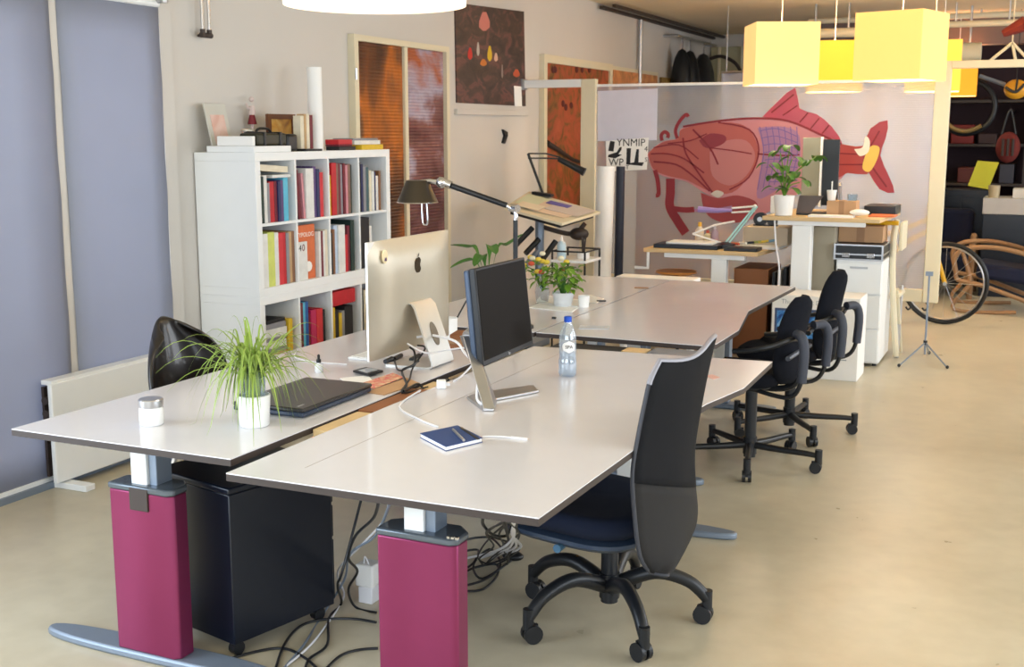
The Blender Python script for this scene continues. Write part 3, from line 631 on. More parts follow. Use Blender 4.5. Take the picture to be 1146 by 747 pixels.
# stand
yc = 4.02; w = .095
def strip(pts, w0, w1, th):
    bm = BM(); n = len(pts)
    for i in range(n): pass
    L = []
    for i, p in enumerate(pts):
        a = pts[max(i-1, 0)]; b = pts[min(i+1, n-1)]; d = Vector((b[0]-a[0], 0, b[1]-a[1])).normalized(); nn = Vector((-d.z, 0, d.x)); ww = w0+(w1-w0)*i/(n-1)
        c_ = Vector((p[0], yc, p[1])); L.append([bm.verts.new(c_+s*nn*th/2+Vector((0, k*ww, 0))) for s, k in ((1, -1), (1, 1), (-1, 1), (-1, -1))])
    for a, b in zip(L, L[1:]):
        for j in range(4): bm.faces.new((a[j], a[(j+1) % 4], b[(j+1) % 4], b[j]))
    bm.faces.new(L[0][::-1]); bm.faces.new(L[-1]); return bm
st = obj('stand', strip([(X0+.018, .965), (X0+.045, .968), (X0+.062, .95), (X0+.135, .745), (X0+.137, .73), (X0+.125, .7235), (X0+.05, .7235), (X0-.06, .7235)], w*.8, w*1.05, .007), mat('stand_aluminium', (214, 212, 206), .35, metal=.45), t, ang=30)
def apple(o0, s):
    bm = BM(); pts = []
    for i in range(40):
        a = 2*math.pi*i/40+math.pi/2; r = .5*(1-.10*abs(math.cos(a*1.0))**8-.13*math.exp(-((a-math.pi/2-2*math.pi*(i > 30)) % (2*math.pi))**2*9)*1)
        if math.cos(a) > .8: r -= .17*(math.cos(a)-.8)/.2*1.0
        if abs(a-3*math.pi/2) < .25: r -= .05*(1-abs(a-3*math.pi/2)/.25)
        pts.append(Vector((o0[0], o0[1]+s*r*math.cos(a)*.92, o0[2]+s*r*math.sin(a))))
    slab(bm, pts, (.0008, 0, 0)); slab(bm, [Vector((o0[0], o0[1]+s*u, o0[2]+s*v)) for u, v in ((.0, .5), (.02, .62), (.12, .74), (.17, .76), (.14, .62), (.06, .52))], (.0008, 0, 0)); return bm
obj('fruit_emblem', apple((X0+.0345, 4.02, 1.11), .062), mat('dark_emblem', (64, 50, 30), .25, metal=.5), t)
lg = BM(); slab(lg, [Vector((X0+.0285+.0, 3.775+.019*math.cos(a), 1.165+.026*math.sin(a))) for a in [i*math.pi/6 for i in range(12)]], (.004, 0, 0)); part(obj('round_sticker', lg, mat('cream_sticker', (240, 222, 180), .5), t), 'cream sticker')
lg = BM(); slab(lg, [Vector((X0+.0327, 3.775+u, 1.165+v)) for u, v in ((-.006, -.016), (.01, -.017), (.009, -.002), (.003, -.008), (-.002, -.001))], (.0006, 0, 0)); obj('sticker_mark', lg, mat('violet_ink', (80, 40, 90), .5), t)
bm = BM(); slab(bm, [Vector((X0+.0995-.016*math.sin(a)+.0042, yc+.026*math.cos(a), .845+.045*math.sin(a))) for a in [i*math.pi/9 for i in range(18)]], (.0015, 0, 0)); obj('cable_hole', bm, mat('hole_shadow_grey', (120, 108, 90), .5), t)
# keyboard in front of it
t = thing('white_keyboard', 'slim white keyboard on the left desk in front of the silver computer', 'keyboard', (-2.46, 4.15, DT))
obj('keyboard_base', box(BM(), -2.52, -2.41, 3.98, 4.38, DT, DT+.009), 'white', t, bev=.003)
bm = BM()
for r in range(5):
    for k in range(15): box(bm, -2.512+.02*r, -2.496+.02*r, 3.99+.0255*k, 4.012+.0255*k, DT+.0091, DT+.0115)
o_ = obj('keys', bm, 'paper', t); o_['kind'] = 'stuff'
# mug / pencil pot and brown box behind
q = pz(503, 377, DT); t = thing('white_mug', 'white cup with a dark pencil in it, between the two screens', 'cup', q)
obj('cup', lathe(BM(), [(.03, 0), (.035, .004), (.037, .085), (.034, .085), (.032, .01)], q, 20), 'paper', t); bm = BM(); tube(bm, [q+Vector((0, 0, .02)), q+Vector((.05, .07, .155))], .004, 6); obj('pencil', bm, 'black', t)
q = pz(510, 392, DT)
for i, (m, lab) in enumerate((('wood', 'brown wooden box lowest of the small pile between the screens'), ('tape', 'tan box in the middle of the small pile between the screens'), ('wood', 'dark brown box topmost of the small pile between the screens'))):
    tb('small_box', obox(BM(), (-2.22, 4.41, DT+.0105+.021*i), (.10-.01*i, .12, .0205), rz=.1*i), m, lab, 'box', 'small pile of boxes between the screens', bev=.002)
# black cables with adapters behind computer
bm = BM()
zc = DT+.006
tube(bm, [(-2.205, 3.93, .80), (-2.17, 3.90, .79), (-2.15, 3.86, .75), pz(450, 415, zc), pz(455, 430, zc), pz(452, 438, DT+.004), (-2.025, 3.66, .725), (-1.995, 3.66, .70)], .0045, 7, True)
tube(bm, [(-2.20, 3.98, .80), (-2.14, 3.93, .80), pz(462, 412, zc+.01), pz(458, 425, zc), pz(450, 440, DT+.004), (-2.0, 3.69, .71)], .0035, 7, True)
tube(bm, [(-2.14, 3.88, .76), (-2.18, 3.80, .735), pz(440, 400, zc), pz(432, 404, zc)], .0035, 7, True)
for a, b in (((431, 405), (439, 402)), ((441, 402), (449, 398)), ((460, 403), (469, 398))): tube(bm, [pz(*a, zc+.004), pz(*b, zc+.006)], .0095, 8)
tb('black_adapter_cables', bm, 'black', 'tangle of black cables and plugs hanging from the back of the silver computer', 'cable')
bm = BM(); tube(bm, [(-2.208, 3.99, .83), (-2.14, 4.0, .84), (-2.03, 3.97, .83), pz(520, 395, .80), pz(533, 410, .80), (-1.72, 3.53, .80), (-1.69, 3.46, .745), (-1.66, 3.44, .73)], .005, 8, True)
tb('white_monitor_cable', bm, 'cable', 'thick white cable arching from the silver computer to the dark monitor', 'cable')
bm = BM(); tube(bm, [(-2.20, 3.90, .82), (-2.12, 3.90, .79), (-2.08, 3.98, .79), (-2.0, 4.02, .80), pz(527, 392, .80), pz(530, 405, .76), pz(520, 418, DT+.004), pz(508, 427, DT+.004)], .0035, 7, True)
tb('thin_white_cable', bm, 'cable', 'thin white cable dropping from the silver computer into the desk gap', 'cable')

# ================================================================== HP MONITOR
t = thing('dark_monitor', 'dark monitor with silver stand on the near desk, screen facing right', 'monitor', (-1.70, 3.6, DT))
C0 = Vector((-1.692, 3.545, .838)); C1 = Vector((-1.692, 3.975, .842)); C2 = Vector((-1.74, 3.955, 1.168)); C3 = Vector((-1.74, 3.525, 1.166))
C0 = pX(541, 411, -1.70); C1 = pX(597, 386, -1.70); C2 = pX(587, 288, -1.745); C3 = pX(531, 301, -1.745)
nrm = (C1-C0).cross(C3-C0).normalized()
obj('bezel', slab(BM(), [C0, C1, C2, C3], -nrm*.022), mat('charcoal_bezel', (22, 23, 27), .45), t, bev=.003)
cc = (C0+C1+C2+C3)/4
ins = lambda f, g, d: [cc+(p-cc)*f+nrm*d for p in (C0, C1, C2, C3)]
u_ = (C1-C0); v_ = (C3-C0)
def on(u, v, d=0): return C0+(C1-C0)*u*(1-v)+(C2-C3)*u*v+(C3-C0)*v+nrm*d
obj('screen', slab(BM(), [on(.025, .055, .0005), on(.975, .055, .0005), on(.975, .975, .0005), on(.025, .975, .0005)], nrm*.001), mat('dark_screen_glass', (22, 17, 13), .35, spec=.05), t)
obj('rear_housing', slab(BM(), [on(.0, .01, -.0225), on(1, .01, -.0225), on(1, .99, -.0225), on(.0, .99, -.0225)], -nrm*.022), mat('slate_side', (62, 76, 98), .4, metal=.2), t, bev=.006)
obj('rear_hump', slab(BM(), [on(.2, .2, -.045), on(.8, .2, -.045), on(.8, .8, -.045), on(.2, .8, -.045)], -nrm*.02), 'black', t, bev=.01)
text('logo_text', 'hp', .016, on(.5, .027, .0006), (C1-C0), (C3-C0), 'steel', t)
base = [pz(522, 447, DT), pz(541, 461, DT), pz(553, 461, DT), pz(556, 449, DT), pz(572, 446, DT), pz(603, 440, DT), pz(597, 434, DT), pz(560, 439, DT), pz(540, 441, DT)]
obj('stand_base', slab(BM(), [Vector((p.x, p.y, DT+.001)) for p in base], (0, 0, .009)), 'steel', t, bev=.002)
top = on(.15, .35, -.07)
a = pz(543, 457, DT); b = pz(553, 455, DT); 
bm = BM(); pb = [pz(541, 458, DT+.0101), pz(554, 457, DT+.0101), pz(556, 449, DT+.0101), pz(543, 449, DT+.0101)]
tp = [Vector((-1.79, 3.56, .93)), Vector((-1.78, 3.62, .93)), Vector((-1.80, 3.64, .93)), Vector((-1.81, 3.57, .93))]
quadbox(bm, pb+tp); obj('stand_neck', bm, 'steel', t, bev=.002)
bm = BM(); tube(bm, [Vector((-1.795, 3.6, .925)), on(.4, .4, -.06)], .02, 10); obj('stand_arm', bm, 'steel', t)

# ================================================================== NEAR DESK ITEMS
t = thing('blue_notebook', 'dark blue notebook with white page edges on the near desk', 'notebook', (-1.6, 3.05, DT))
nb = [pz(470, 486, DT+.012), pz(512, 477, DT+.012), pz(540, 491, DT+.012), pz(499, 501, DT+.012)]
flatp = lambda z: [Vector((p.x, p.y, z)) for p in nb]
cn = sum(nb, Vector())/4
obj('cover', slab(BM(), flatp(DT+.0125), (0, 0, .002)), mat('notebook_blue', (40, 66, 120), .6), t); obj('back_cover', slab(BM(), flatp(DT), (0, 0, .002)), MATS['notebook_blue'], t)
obj('pages', slab(BM(), [cn+(Vector((p.x, p.y, cn.z))-cn)*.97+Vector((0, 0, DT+.0021-cn.z)) for p in nb], (0, 0, .0103)), 'paper', t)
obj('elastic_band', slab(BM(), [Vector((p.x, p.y, DT+.0147)) for p in (pz(514, 479, DT+.0147), pz(517, 478.4, DT+.0147), pz(537, 492, DT+.0147), pz(534, 492.6, DT+.0147))], (0, 0, .0008)), 'black', t)
bm = BM(); tube(bm, [pz(507, 481, DT+.0195), pz(519, 493, DT+.0195)], .0042, 8); tb('silver_pen', bm, 'steel', 'silver pen lying on the blue notebook', 'pen')
bm = BM(); tube(bm, [pz(540, 489, DT+.003), pz(560, 489, DT+.003), pz(590, 492, DT+.003)], .0025, 6, True); tube(bm, [pz(572, 490, DT+.003), pz(590, 492, DT+.003)], .004, 6)
tb('white_stylus_cable', bm, 'cable', 'thin white cable end lying right of the blue notebook', 'cable')
bm = BM(); tube(bm, [(-1.99, 3.62, .69), (-1.972, 3.57, .715), (-1.958, 3.55, .727), pz(447, 455, DT+.003), pz(470, 470, DT+.003), pz(490, 478, DT+.003)], .003, 6, True)
tb('white_power_cable', bm, 'cable', 'white cable running over the near desk edge towards the notebook', 'cable')
t = thing('white_plug_adapter', 'small white plug adapter standing at the edge of the near desk', 'adapter', pz(495, 434, DT))
q = pz(494, 435, DT); obj('adapter_body', obox(BM(), (q.x, q.y, DT+.0155), (.034, .034, .03), rz=.5), 'paper', t, bev=.005); obj('plug', obox(BM(), (q.x+.02, q.y+.012, DT+.015), (.014, .012, .01), rz=.5), 'cable', t)
flat('paper_slip', 'small pale slip with a red mark near the far right corner of the near desk', 'paper', P4([(789, 421), (797, 419.5), (806, 423), (798, 425)]), DT+.0003, .0008, mat('red_mark', (214, 168, 160), .6))
# water bottle
q = pz(635, 421, DT); t = thing('water_bottle', 'clear plastic water bottle with blue cap on the near desk', 'bottle', q)
prof = [(.020, 0), (.031, .004), (.0335, .014), (.0335, .06), (.030, .075), (.0315, .09), (.0325, .14), (.029, .165), (.018, .19), (.0125, .203), (.0125, .212)]
obj('bottle_body', lathe(BM(), prof, q, 24), film('pet_plastic', (196, 214, 230), clear=.62, glow=.4, rough=.08, gloss=.18), t, ang=80)
obj('bottled_water', lathe(BM(), [(.018, .003), (.029, .006), (.031, .014), (.031, .06), (.028, .075), (.029, .088)], q, 24), film('water_fill', (150, 186, 216), clear=.7, glow=.5, rough=.03, gloss=.1), t, ang=80)
obj('cap', lathe(BM(), [(.0145, .205), (.0145, .224), (.012, .226)], q, 18), mat('blue_cap', (30, 80, 190), .35), t)
va = math.atan2(-q.y, -q.x)+.15
bm = BM(); ra = []
for j in range(7):
    zz = .093+.044*j/6; hw = math.sqrt(max(0, 1-((j-3)/3.001)**2))*.75+.02; ra.append([q+Vector((.0338*math.cos(va+hw*(i/4-1)), .0338*math.sin(va+hw*(i/4-1)), zz)) for i in range(9)])
grid(bm, ra); obj('label', bm, 'paper', t)
text('label_text', 'SPA', .018, q+Vector((.0345*math.cos(va), .0345*math.sin(va), .115)), (-math.sin(va), math.cos(va), 0), (0, 0, 1), 'edge', t)

# ================================================================== FAR DESK ITEMS
def leafy(t, c, n, r, hgt, m, seed, leafw=.02, leafl=.06):
    rnd = random.Random(seed); bm = BM(); bs = BM()
    for i in range(n):
        a = rnd.uniform(0, 6.283); rr = r*math.sqrt(rnd.random()); p = c+Vector((rr*math.cos(a), rr*math.sin(a), hgt*rnd.uniform(.15, 1)))
        if i % 4 == 0: tube(bs, [c+Vector((0, 0, -.03)), (c+p)/2+Vector((0, 0, hgt*.15)), p], .0025, 5, True, 3)
        d = Vector((math.cos(a+rnd.uniform(-.8, .8)), math.sin(a+rnd.uniform(-.8, .8)), rnd.uniform(-.5, .5))).normalized(); s = d.cross(Vector((0, 0, 1))).normalized()
        w_ = leafw*rnd.uniform(.7, 1.2); l = leafl*rnd.uniform(.7, 1.3)
        vs = [bm.verts.new(p+d*l*u+s*w_*k+Vector((0, 0, z))) for u, k, z in ((0, 0, 0), (.3, .45, .006), (.65, .45, .004), (1, 0, -.012), (.65, -.45, .004), (.3, -.45, .006))]; mid = bm.verts.new(p+d*l*.5)
        for k in range(6): bm.faces.new((vs[k], vs[(k+1) % 6], mid))
    obj('foliage', bm, m, t); obj('stems', bs, 'leafd', t)
q = pz(630, 343, DT); t = thing('leafy_vase_plant', 'leafy green plant in a pale vase on the far desk behind the water bottle', 'potted plant', q)
obj('vase', lathe(BM(), [(.04, 0), (.046, .006), (.058, .075), (.054, .075), (.05, .02)], q), mat('pale_grey_vase', (212, 214, 216), .3), t)
leafy(t, q+Vector((0, 0, .07)), 70, .085, .15, 'leaf', 3, .035, .055)
q = pz(641, 344, DT)
tb('white_tumbler', lathe(BM(), [(.026, 0), (.03, .06), (.027, .06), (.024, .006)], q+Vector((.05, .03, 0))), 'paper', 'small white tumbler right of the leafy vase on the far desk', 'cup')
for i, (pts, lab) in enumerate((([(592, 345), (640, 350), (652, 342), (610, 337)], 'white paper sheet lowest of the pile left of the vase on the far desk'), ([(600, 340), (645, 345), (655, 338), (612, 332)], 'white paper sheet on top of the pile left of the vase'), ([(650, 338), (668, 340), (676, 335), (660, 331)], 'grey paper sheet right of the vase on the far desk'))):
    flat('paper_sheet', lab, 'paper', P4(pts), DT+.0005+.004*i*(i < 2), .003, 'paper' if i < 2 else 'white', 'papers on the far desk')
tb('small_eraser', obox(BM(), pz(620, 357, DT)+Vector((0, 0, .005)), (.02, .015, .01)), 'black', 'small black object at the near edge of the far desk', 'eraser', bev=.002)
tb('dark_pen', obox(BM(), pz(673, 337, DT+.006)+Vector((0, 0, .0)), (.05, .008, .008), rz=.4), 'black', 'short dark pen lying right of the vase on the far desk', 'pen')
tb('dark_pen', obox(BM(), pz(718, 323, DT)+Vector((0, 0, .004)), (.08, .02, .006), rz=.2), 'tape', 'small brown ruler lying in the middle of the far desk', 'ruler')
tb('pale_envelope', obox(BM(), pz(665, 367, DT)+Vector((0, 0, .0014)), (.14, .1, .002), rz=.3), mat('pale_blue_paper', (196, 202, 212), .6), 'pale blue envelope near the front edge of the far desk', 'envelope')
# flower bunch and big-leaf plant at the far left desk
q = pz(590, 322, DT); q = Vector((-2.42, 5.75, DT)); t = thing('flower_bouquet', 'small bouquet of yellow and red flowers behind the dark monitor', 'bouquet', q)
obj('vase', lathe(BM(), [(.03, 0), (.04, .06), (.028, .11), (.025, .11)], q), 'glassc', t); leafy(t, q+Vector((0, 0, .10)), 40, .10, .12, 'leaf', 5, .025, .04)
rnd = random.Random(2)
for i in range(16):
    p = q+Vector((rnd.uniform(-.11, .11), rnd.uniform(-.08, .08), .17+rnd.uniform(0, .09))); c_ = [((226, 196, 70), 'yellow'), ((200, 80, 50), 'red'), ((230, 220, 190), 'white')][0 if i < 9 else 1 if i < 12 else 2]
    obj('flower', ball(BM(), p, .018, (1, 1, .7), 8), mat('petal_'+c_[1], c_[0], .6), t)
q = Vector((-2.55, 5.35, DT)); t = thing('broad_leaf_plant', 'plant with broad drooping leaves between the silver computer and dark monitor', 'potted plant', q)
obj('pot', lathe(BM(), [(.05, 0), (.07, .12), (.064, .12), (.06, .1)], q), 'edge', t); bm = BM()
def bigleaf(bm, b, pts, w_):
    pp = crom([b]+pts, 5); n = len(pp); prev = None
    for i, p in enumerate(pp):
        d = (pp[min(i+1, n-1)]-pp[max(i-1, 0)]).normalized(); s = d.cross(Vector((0, 0, 1)))
        s = s.normalized() if s.length > .01 else Vector((0, 1, 0)); u = i/(n-1); ww = w_*math.sin(max(0, (u-.25)/.75)*math.pi)**.7+.002
        a = bm.verts.new(p-s*ww+Vector((0, 0, ww*.4))); m_ = bm.verts.new(p); c_ = bm.verts.new(p+s*ww+Vector((0, 0, ww*.4)))
        if prev: bm.faces.new((prev[0], prev[1], m_, a)); bm.faces.new((prev[1], prev[2], c_, m_))
        prev = (a, m_, c_)
for k, (dx, dy, dz, e) in enumerate(((.10, .09, .30, .1), (-.16, .02, .28, .05), (.02, -.15, .24, .0), (.12, .04, .16, .02), (-.1, -.1, .2, 0), (0.08, -.1, .3, .02))):
    b = q+Vector((0, 0, .11)); bigleaf(bm, b, [b+Vector((dx*.4, dy*.4, dz*.7)), b+Vector((dx*.8, dy*.8, dz*.75)), b+Vector((dx*1.4, dy*1.4, dz*.6+e))], .028)
obj('foliage', bm, 'leafd', t)
# black articulated desk lamp
cb = Vector((-2.23, 4.94, DT)); jt = D0 = Vector((-2.225, 4.83, 1.27))
t = thing('articulated_desk_lamp', 'black and chrome articulated desk lamp with conical shade above the silver computer', 'desk lamp', (-2.225, 4.92, DT))
bx, by = -2.222, 4.96; Jx = Vector((bx, by, 1.285)); El = Vector((-2.53, 4.86, 1.39)); 
obj('lamp_base', lathe(BM(), [(.085, 0), (.085, .012), (.02, .018)], (bx, by, DT)), 'black', t)
obj('lamp_pole', cyl(BM(), (bx, by, DT+.012), (bx, by, 1.22), .011, n=12), 'black', t)
bm = BM(); tube(bm, [(bx, by, 1.215), (bx, by, 1.25), (bx-.02, by-.006, 1.275), (bx-.05, by-.012, 1.29)], .010, 10, True); cyl(bm, (bx+.015, by-.01, 1.275), (bx-.03, by+.01, 1.275), .018, n=10); obj('elbow_joint', bm, 'chrome', t)
arm = obj('lamp_arm', cyl(BM(), (bx-.04, by-.01, 1.287), (-2.50, 4.865, 1.375), .013, n=12), 'black', t)
bm = BM(); cyl(bm, (-2.50, 4.86, 1.378), (-2.56, 4.85, 1.40), .018, n=12); ball(bm, (-2.545, 4.85, 1.39), .026); tube(bm, [(-2.55, 4.85, 1.39), (-2.60, 4.84, 1.395), (-2.645, 4.835, 1.39)], .012, 8); obj('head_joint', bm, 'chrome', t)
sc = Vector((-2.66, 4.83, 1.30))
sh = obj('lamp_shade', lathe(BM(), [(.092, 0), (.094, .002), (.052, .098), (.046, .1), (.03, .1)], sc, 28), mat('dark_bronze_shade', (70, 62, 50), .3, metal=.6), t); obj('shade_rim', lathe(BM(), [(.094, -.004), (.097, -.002), (.094, .001)], sc, 28), 'chrome', t)
bm = BM(); tube(bm, [sc+Vector((.022, 0, -.004)), sc+Vector((.026, 0, -.09)), sc+Vector((.04, 0, -.105)), sc+Vector((.052, 0, -.09)), sc+Vector((.048, 0, -.004))], .004, 8, True); obj('grab_handle', bm, 'chrome', t)

# ================================================================== CHAIRS
def star_base(t, c, a0, R=.33, arch=.0, hub=.10, wheel=.031, tube_r=.02, col_top=.40, a_m='black'):
    bm = BM(); cyl(bm, c+Vector((0, 0, hub-.045)), c+Vector((0, 0, hub+.04)), .034, n=18); obj('hub', bm, a_m, t)
    obj('gas_column', cyl(BM(), c+Vector((0, 0, hub-.06)), c+Vector((0, 0, col_top-.06)), .029, n=18), a_m, t); obj('piston', cyl(BM(), c+Vector((0, 0, col_top-.1)), c+Vector((0, 0, col_top)), .014, n=14), 'chrome', t)
    for k in range(5):
        a = a0+k*2*math.pi/5; d = Vector((math.cos(a), math.sin(a), 0)); zt = .085
        pts = [c+Vector((0, 0, hub))+d*.02, c+d*R*.45+Vector((0, 0, hub+arch)), c+d*R*.8+Vector((0, 0, hub+arch*.45-.004)), c+d*R+Vector((0, 0, zt))]
        leg = obj('leg', tube(BM(), pts, (tube_r*1.15, tube_r*.8), 10, True, flat=1.0), a_m, t)
        e = c+d*R; bm = BM(); cyl(bm, e+Vector((0, 0, .045)), e+Vector((0, 0, .115)), .018, n=12)
        s = Vector((-d.y, d.x, 0)); s = (s+d*random.uniform(-.7, .7)).normalized(); f = Vector((-s.y, s.x, 0))
        w0 = e+f*.012
        for sg in (-1, 1): cyl(bm, w0+s*sg*.006+Vector((0, 0, wheel)), w0+s*sg*.022+Vector((0, 0, wheel)), wheel, n=16)
        box(bm, -.006, .006, -.02, .02, wheel, wheel+.03, Matrix.Translation(w0) @ Matrix.Rotation(math.atan2(f.y, f.x)-math.pi/2, 4, 'Z'))
        obj('castor', bm, 'black', leg)
# near chair
cc_ = Vector((-1.25, 3.56, 0)); t = thing('mesh_office_chair', 'black mesh office chair with silver-piped high back, nearest to the camera', 'office chair', cc_)
star_base(t, cc_, math.radians(-51), .325, .045, .13, .031, .024, .42)
sr = math.radians(-13)
mx = Matrix.Translation((-1.27, 3.45, .0)) @ Matrix.Rotation(sr, 4, 'Z')
def seatgrid(mx, w, d, z, th, n=10, dip=.02):
    bm = BM()
    def outl(s, zz):
        return [mx @ Vector((d*s*math.copysign(abs(math.cos(a))**.55, math.cos(a)), w*s*math.copysign(abs(math.sin(a))**.55, math.sin(a)), zz-(.02 if math.cos(a) < -.6 else 0)*s)) for a in [i*2*math.pi/36 for i in range(36)]]
    rings = [outl(.93, z-th), outl(1, z-th*.6), outl(1, z-th*.25), outl(.95, z-.004), outl(.75, z-dip*.5), outl(.4, z-dip)]
    V = [[bm.verts.new(p) for p in r] for r in rings]
    for a, b in zip(V, V[1:]):
        for i in range(36): bm.faces.new((a[i], a[(i+1) % 36], b[(i+1) % 36], b[i]))
    bm.faces.new(V[0][::-1]); bm.faces.new(V[-1]); return bm
obj('seat_cushion', seatgrid(mx, .24, .25, .475, .07), mat('blue_black_cloth', (16, 26, 48), .95, bump=.4, scale=40), t, ang=60)
obj('seat_pan', seatgrid(mx, .235, .245, .40, .035, dip=0), mat('blue_grey_pan', (52, 66, 86), .4), t)
bm = BM(); obox(bm, (-1.26, 3.53, .395), (.2, .14, .03), rz=sr); obj('tilt_mechanism', bm, 'black', t, bev=.006)
bm = BM(); tube(bm, [(-1.28, 3.45, .385), (-1.29, 3.25, .365), (-1.295, 3.20, .365)], (.007, .014), 8); obj('adjust_lever', bm, mat('blue_lever', (70, 110, 140), .4), t)
Lp = [pX(*p) for p in ((728, 641, -.98), (716, 622, -1.0), (710, 575, -1.02), (708, 530, -1.03), (714, 490, -1.03), (722, 450, -1.02), (728, 425, -1.01), (738, 404, -1.0))]
Rp = [pX(*p) for p in ((742, 637, -.955), (771, 602, -.95), (779, 575, -.95), (776, 535, -.96), (776, 500, -.97), (784, 450, -.96), (792, 410, -.95), (800, 376, -.94))]
Lc = crom(Lp, 4); Rc = crom(Rp, 4); rows = []
for i, (a, b) in enumerate(zip(Lc, Rc)):
    v = i/(len(Lc)-1); bow = .045*(1-.4*v); nn = (b-a).normalized().cross(Vector((0, 0, 1))).normalized()
    r = []
    for k in range(13):
        u = k/12; p = a+(b-a)*u+nn*bow*math.sin(u*math.pi); p.z -= max(0, v-.8)/.2*.022*math.sin(min(1, u*1.25)*math.pi); r.append(p)
    rows.append(r)
cut = 11
lo = BM(); grid(lo, rows[:cut+1]); hi = BM(); grid(hi, rows[cut:])
obj('lower_back_panel', lo, mat('brown_black_net', (15, 12, 12), .7, var=.2, scale=80, bump=.4), t, solid=.012)
obj('backrest_mesh', hi, 'mesh', t, solid=.014)
bm = BM(); tube(bm, [r[0] for r in rows[:24]], .007, 8); tube(bm, [r[-1] for r in rows], .006, 8); tube(bm, [rows[0][k] for k in range(13)], .006, 8); obj('dark_piping', bm, mat('dark_piping', (52, 54, 62), .5), t)
bm = BM(); tube(bm, [r[0] for r in rows[23:]]+[rows[-1][k] for k in range(1, 13)], .0085, 8)
obj('silver_piping', bm, mat('silver_piping', (150, 150, 160), .45, metal=.3), t)
bm = BM(); tube(bm, [(-1.2, 3.5, .39), (-1.08, 3.47, .385), (-1.0, 3.45, .41), (-.975, 3.42, .55), (-.99, 3.40, .66)], .016, 8, True); obj('back_bracket', bm, 'black', t)
bm = BM(); tube(bm, [r[6]+Vector((-.012, 0, 0)) for r in rows[2:12]], .012, 8); obj('spine', bm, 'black', t)

def task_chair(c, rz, base_a, label, bh=.86, sx=0):
    t = thing('padded_task_chair', label, 'office chair', c, 0, 'black padded task chairs at the far desks')
    star_base(t, Vector(c), base_a, .345, -.005, .095, .028, .016, .44)
    R_ = Matrix.Translation(c) @ Matrix.Rotation(rz, 4, 'Z')
    obj('seat_cushion', seatgrid(R_ @ Matrix.Translation((-.06, 0, 0)), .215, .22, .49, .07), 'fabric', t, ang=60)
    obj('seat_pan', seatgrid(R_ @ Matrix.Translation((-.06, 0, 0)), .17, .18, .425, .025, dip=0), 'black', t)
    # backrest pad: leaning rounded cushion
    bm = BM(); rings = []
    for j in range(17):
        v = j/16; z = .43+(bh-.43)*v; xx = .19+.055*v**1.2-.02*math.sin(v*3.1); hw = (.19-.045*v)*max(.2, (1-abs(2*v-1)**4))**.5; th = .05*max(.12, (1-abs(2*v-1)**8))**.5
        rings.append([bm.verts.new(R_ @ Vector((xx+th*math.cos(a)+.03*(abs(math.sin(a))**2)*-1, hw*math.sin(a), z))) for a in [i*2*math.pi/20 for i in range(20)]])
    for a, b in zip(rings, rings[1:]):
        for i in range(20): bm.faces.new((a[i], a[(i+1) % 20], b[(i+1) % 20], b[i]))
    bm.faces.new(rings[0][::-1]); bm.faces.new(rings[-1]); obj('backrest', bm, 'fabric', t, ang=70)
    bm = BM(); w_ = lambda *p: R_ @ Vector(p)
    tube(bm, [w_(-.05, 0, .40), w_(.12, 0, .39), w_(.215, 0, .43), w_(.225, 0, .56)], .016, 8, True); obj('back_bar', bm, 'black', t)
    obj('height_bracket', tube(BM(), [w_(.225, -.20, .58), w_(.235, 0, .59), w_(.225, .20, .58)], .012, 8, True), mat('grey_plastic', (74, 78, 88), .4), t)
    for s in (-1, 1):
        bm = BM(); tube(bm, [w_(.245, s*.08, .66), w_(.235, s*.19, .67), w_(.16, s*.25, .64), w_(.06, s*.26, .615), w_(-.02, s*.26, .605)], .013, 8, True)
        tube(bm, [w_(.28, s*.2, .675), w_(.305, s*.225, .63), w_(.30, s*.225, .49), w_(.24, s*.21, .40), w_(.05, s*.12, .40), w_(-.02, s*.05, .40)], .011, 8, True)
        ar = obj('armrest', bm, 'black', t)
        bm = BM(); tube(bm, [w_(.25, s*.15, .69), w_(.29, s*.21, .685), w_(.307, s*.226, .62), w_(.30, s*.226, .48)], .023, 10, True); obj('arm_pad', bm, mat('grey_pad', (58, 62, 74), .6), ar)
    return t
task_chair((-1.265, 5.66, 0), math.radians(-4), math.radians(-79), 'black padded office chair at the near desk corner, nearer of the two padded ones', .85)
task_chair((-1.215, 6.38, 0), math.radians(-2), math.radians(14), 'black padded office chair in front of the white computer box', .90)
# shell chair at the left
t = thing('black_shell_chair', 'glossy black shell chair behind the left desk by the radiator', 'chair', (-3.22, 3.75, 0))
# ring layout: back rows from z .42 to .90
bm = BM(); rows = []
for j in range(13):
    v = j/12; r = []
    for i in range(15):
        u = i/14*2-1; w_ = .24*(1-.0*v)*math.sqrt(max(.0, 1-max(0, (v-.35)/.68)**3.6)) if v > .45 else .24
        z = .40+.495*v-(.02+.05*v)*u*u; x = -3.12-.05*v-.03*v*v+.10*abs(u)**2.2
        r.append((x, 3.685+u*w_, z))
    rows.append(r)
seatrows = []
for j in range(8):
    v = j/8; r = []
    for i in range(15):
        u = i/14*2-1; r.append((-2.72-.40*v+(.0), 3.685+u*.24, .43-.035*math.sin(v*math.pi*.8)-.0+.02*u*u*(1-v)+.0))
    seatrows.append(r)
grid(bm, seatrows+rows); obj('shell', bm, mat('glossy_black_leather', (20, 15, 14), .3, coat=.4), t, solid=.022, sub=1)
bm = BM()
for sx_, sy_ in ((-1, -1), (-1, 1), (1, -1), (1, 1)):
    obj('leg', tube(BM(), [(-2.94+sx_*.10, 3.685+sy_*.14, .385), (-2.94+sx_*.19, 3.685+sy_*.22, .0)], (.013, .01), 8), 'chrome', t)
bm2 = BM(); box(bm2, -3.06, -2.82, 3.53, 3.84, .375, .39); obj('seat_plate', bm2, 'black', t); bm.free()
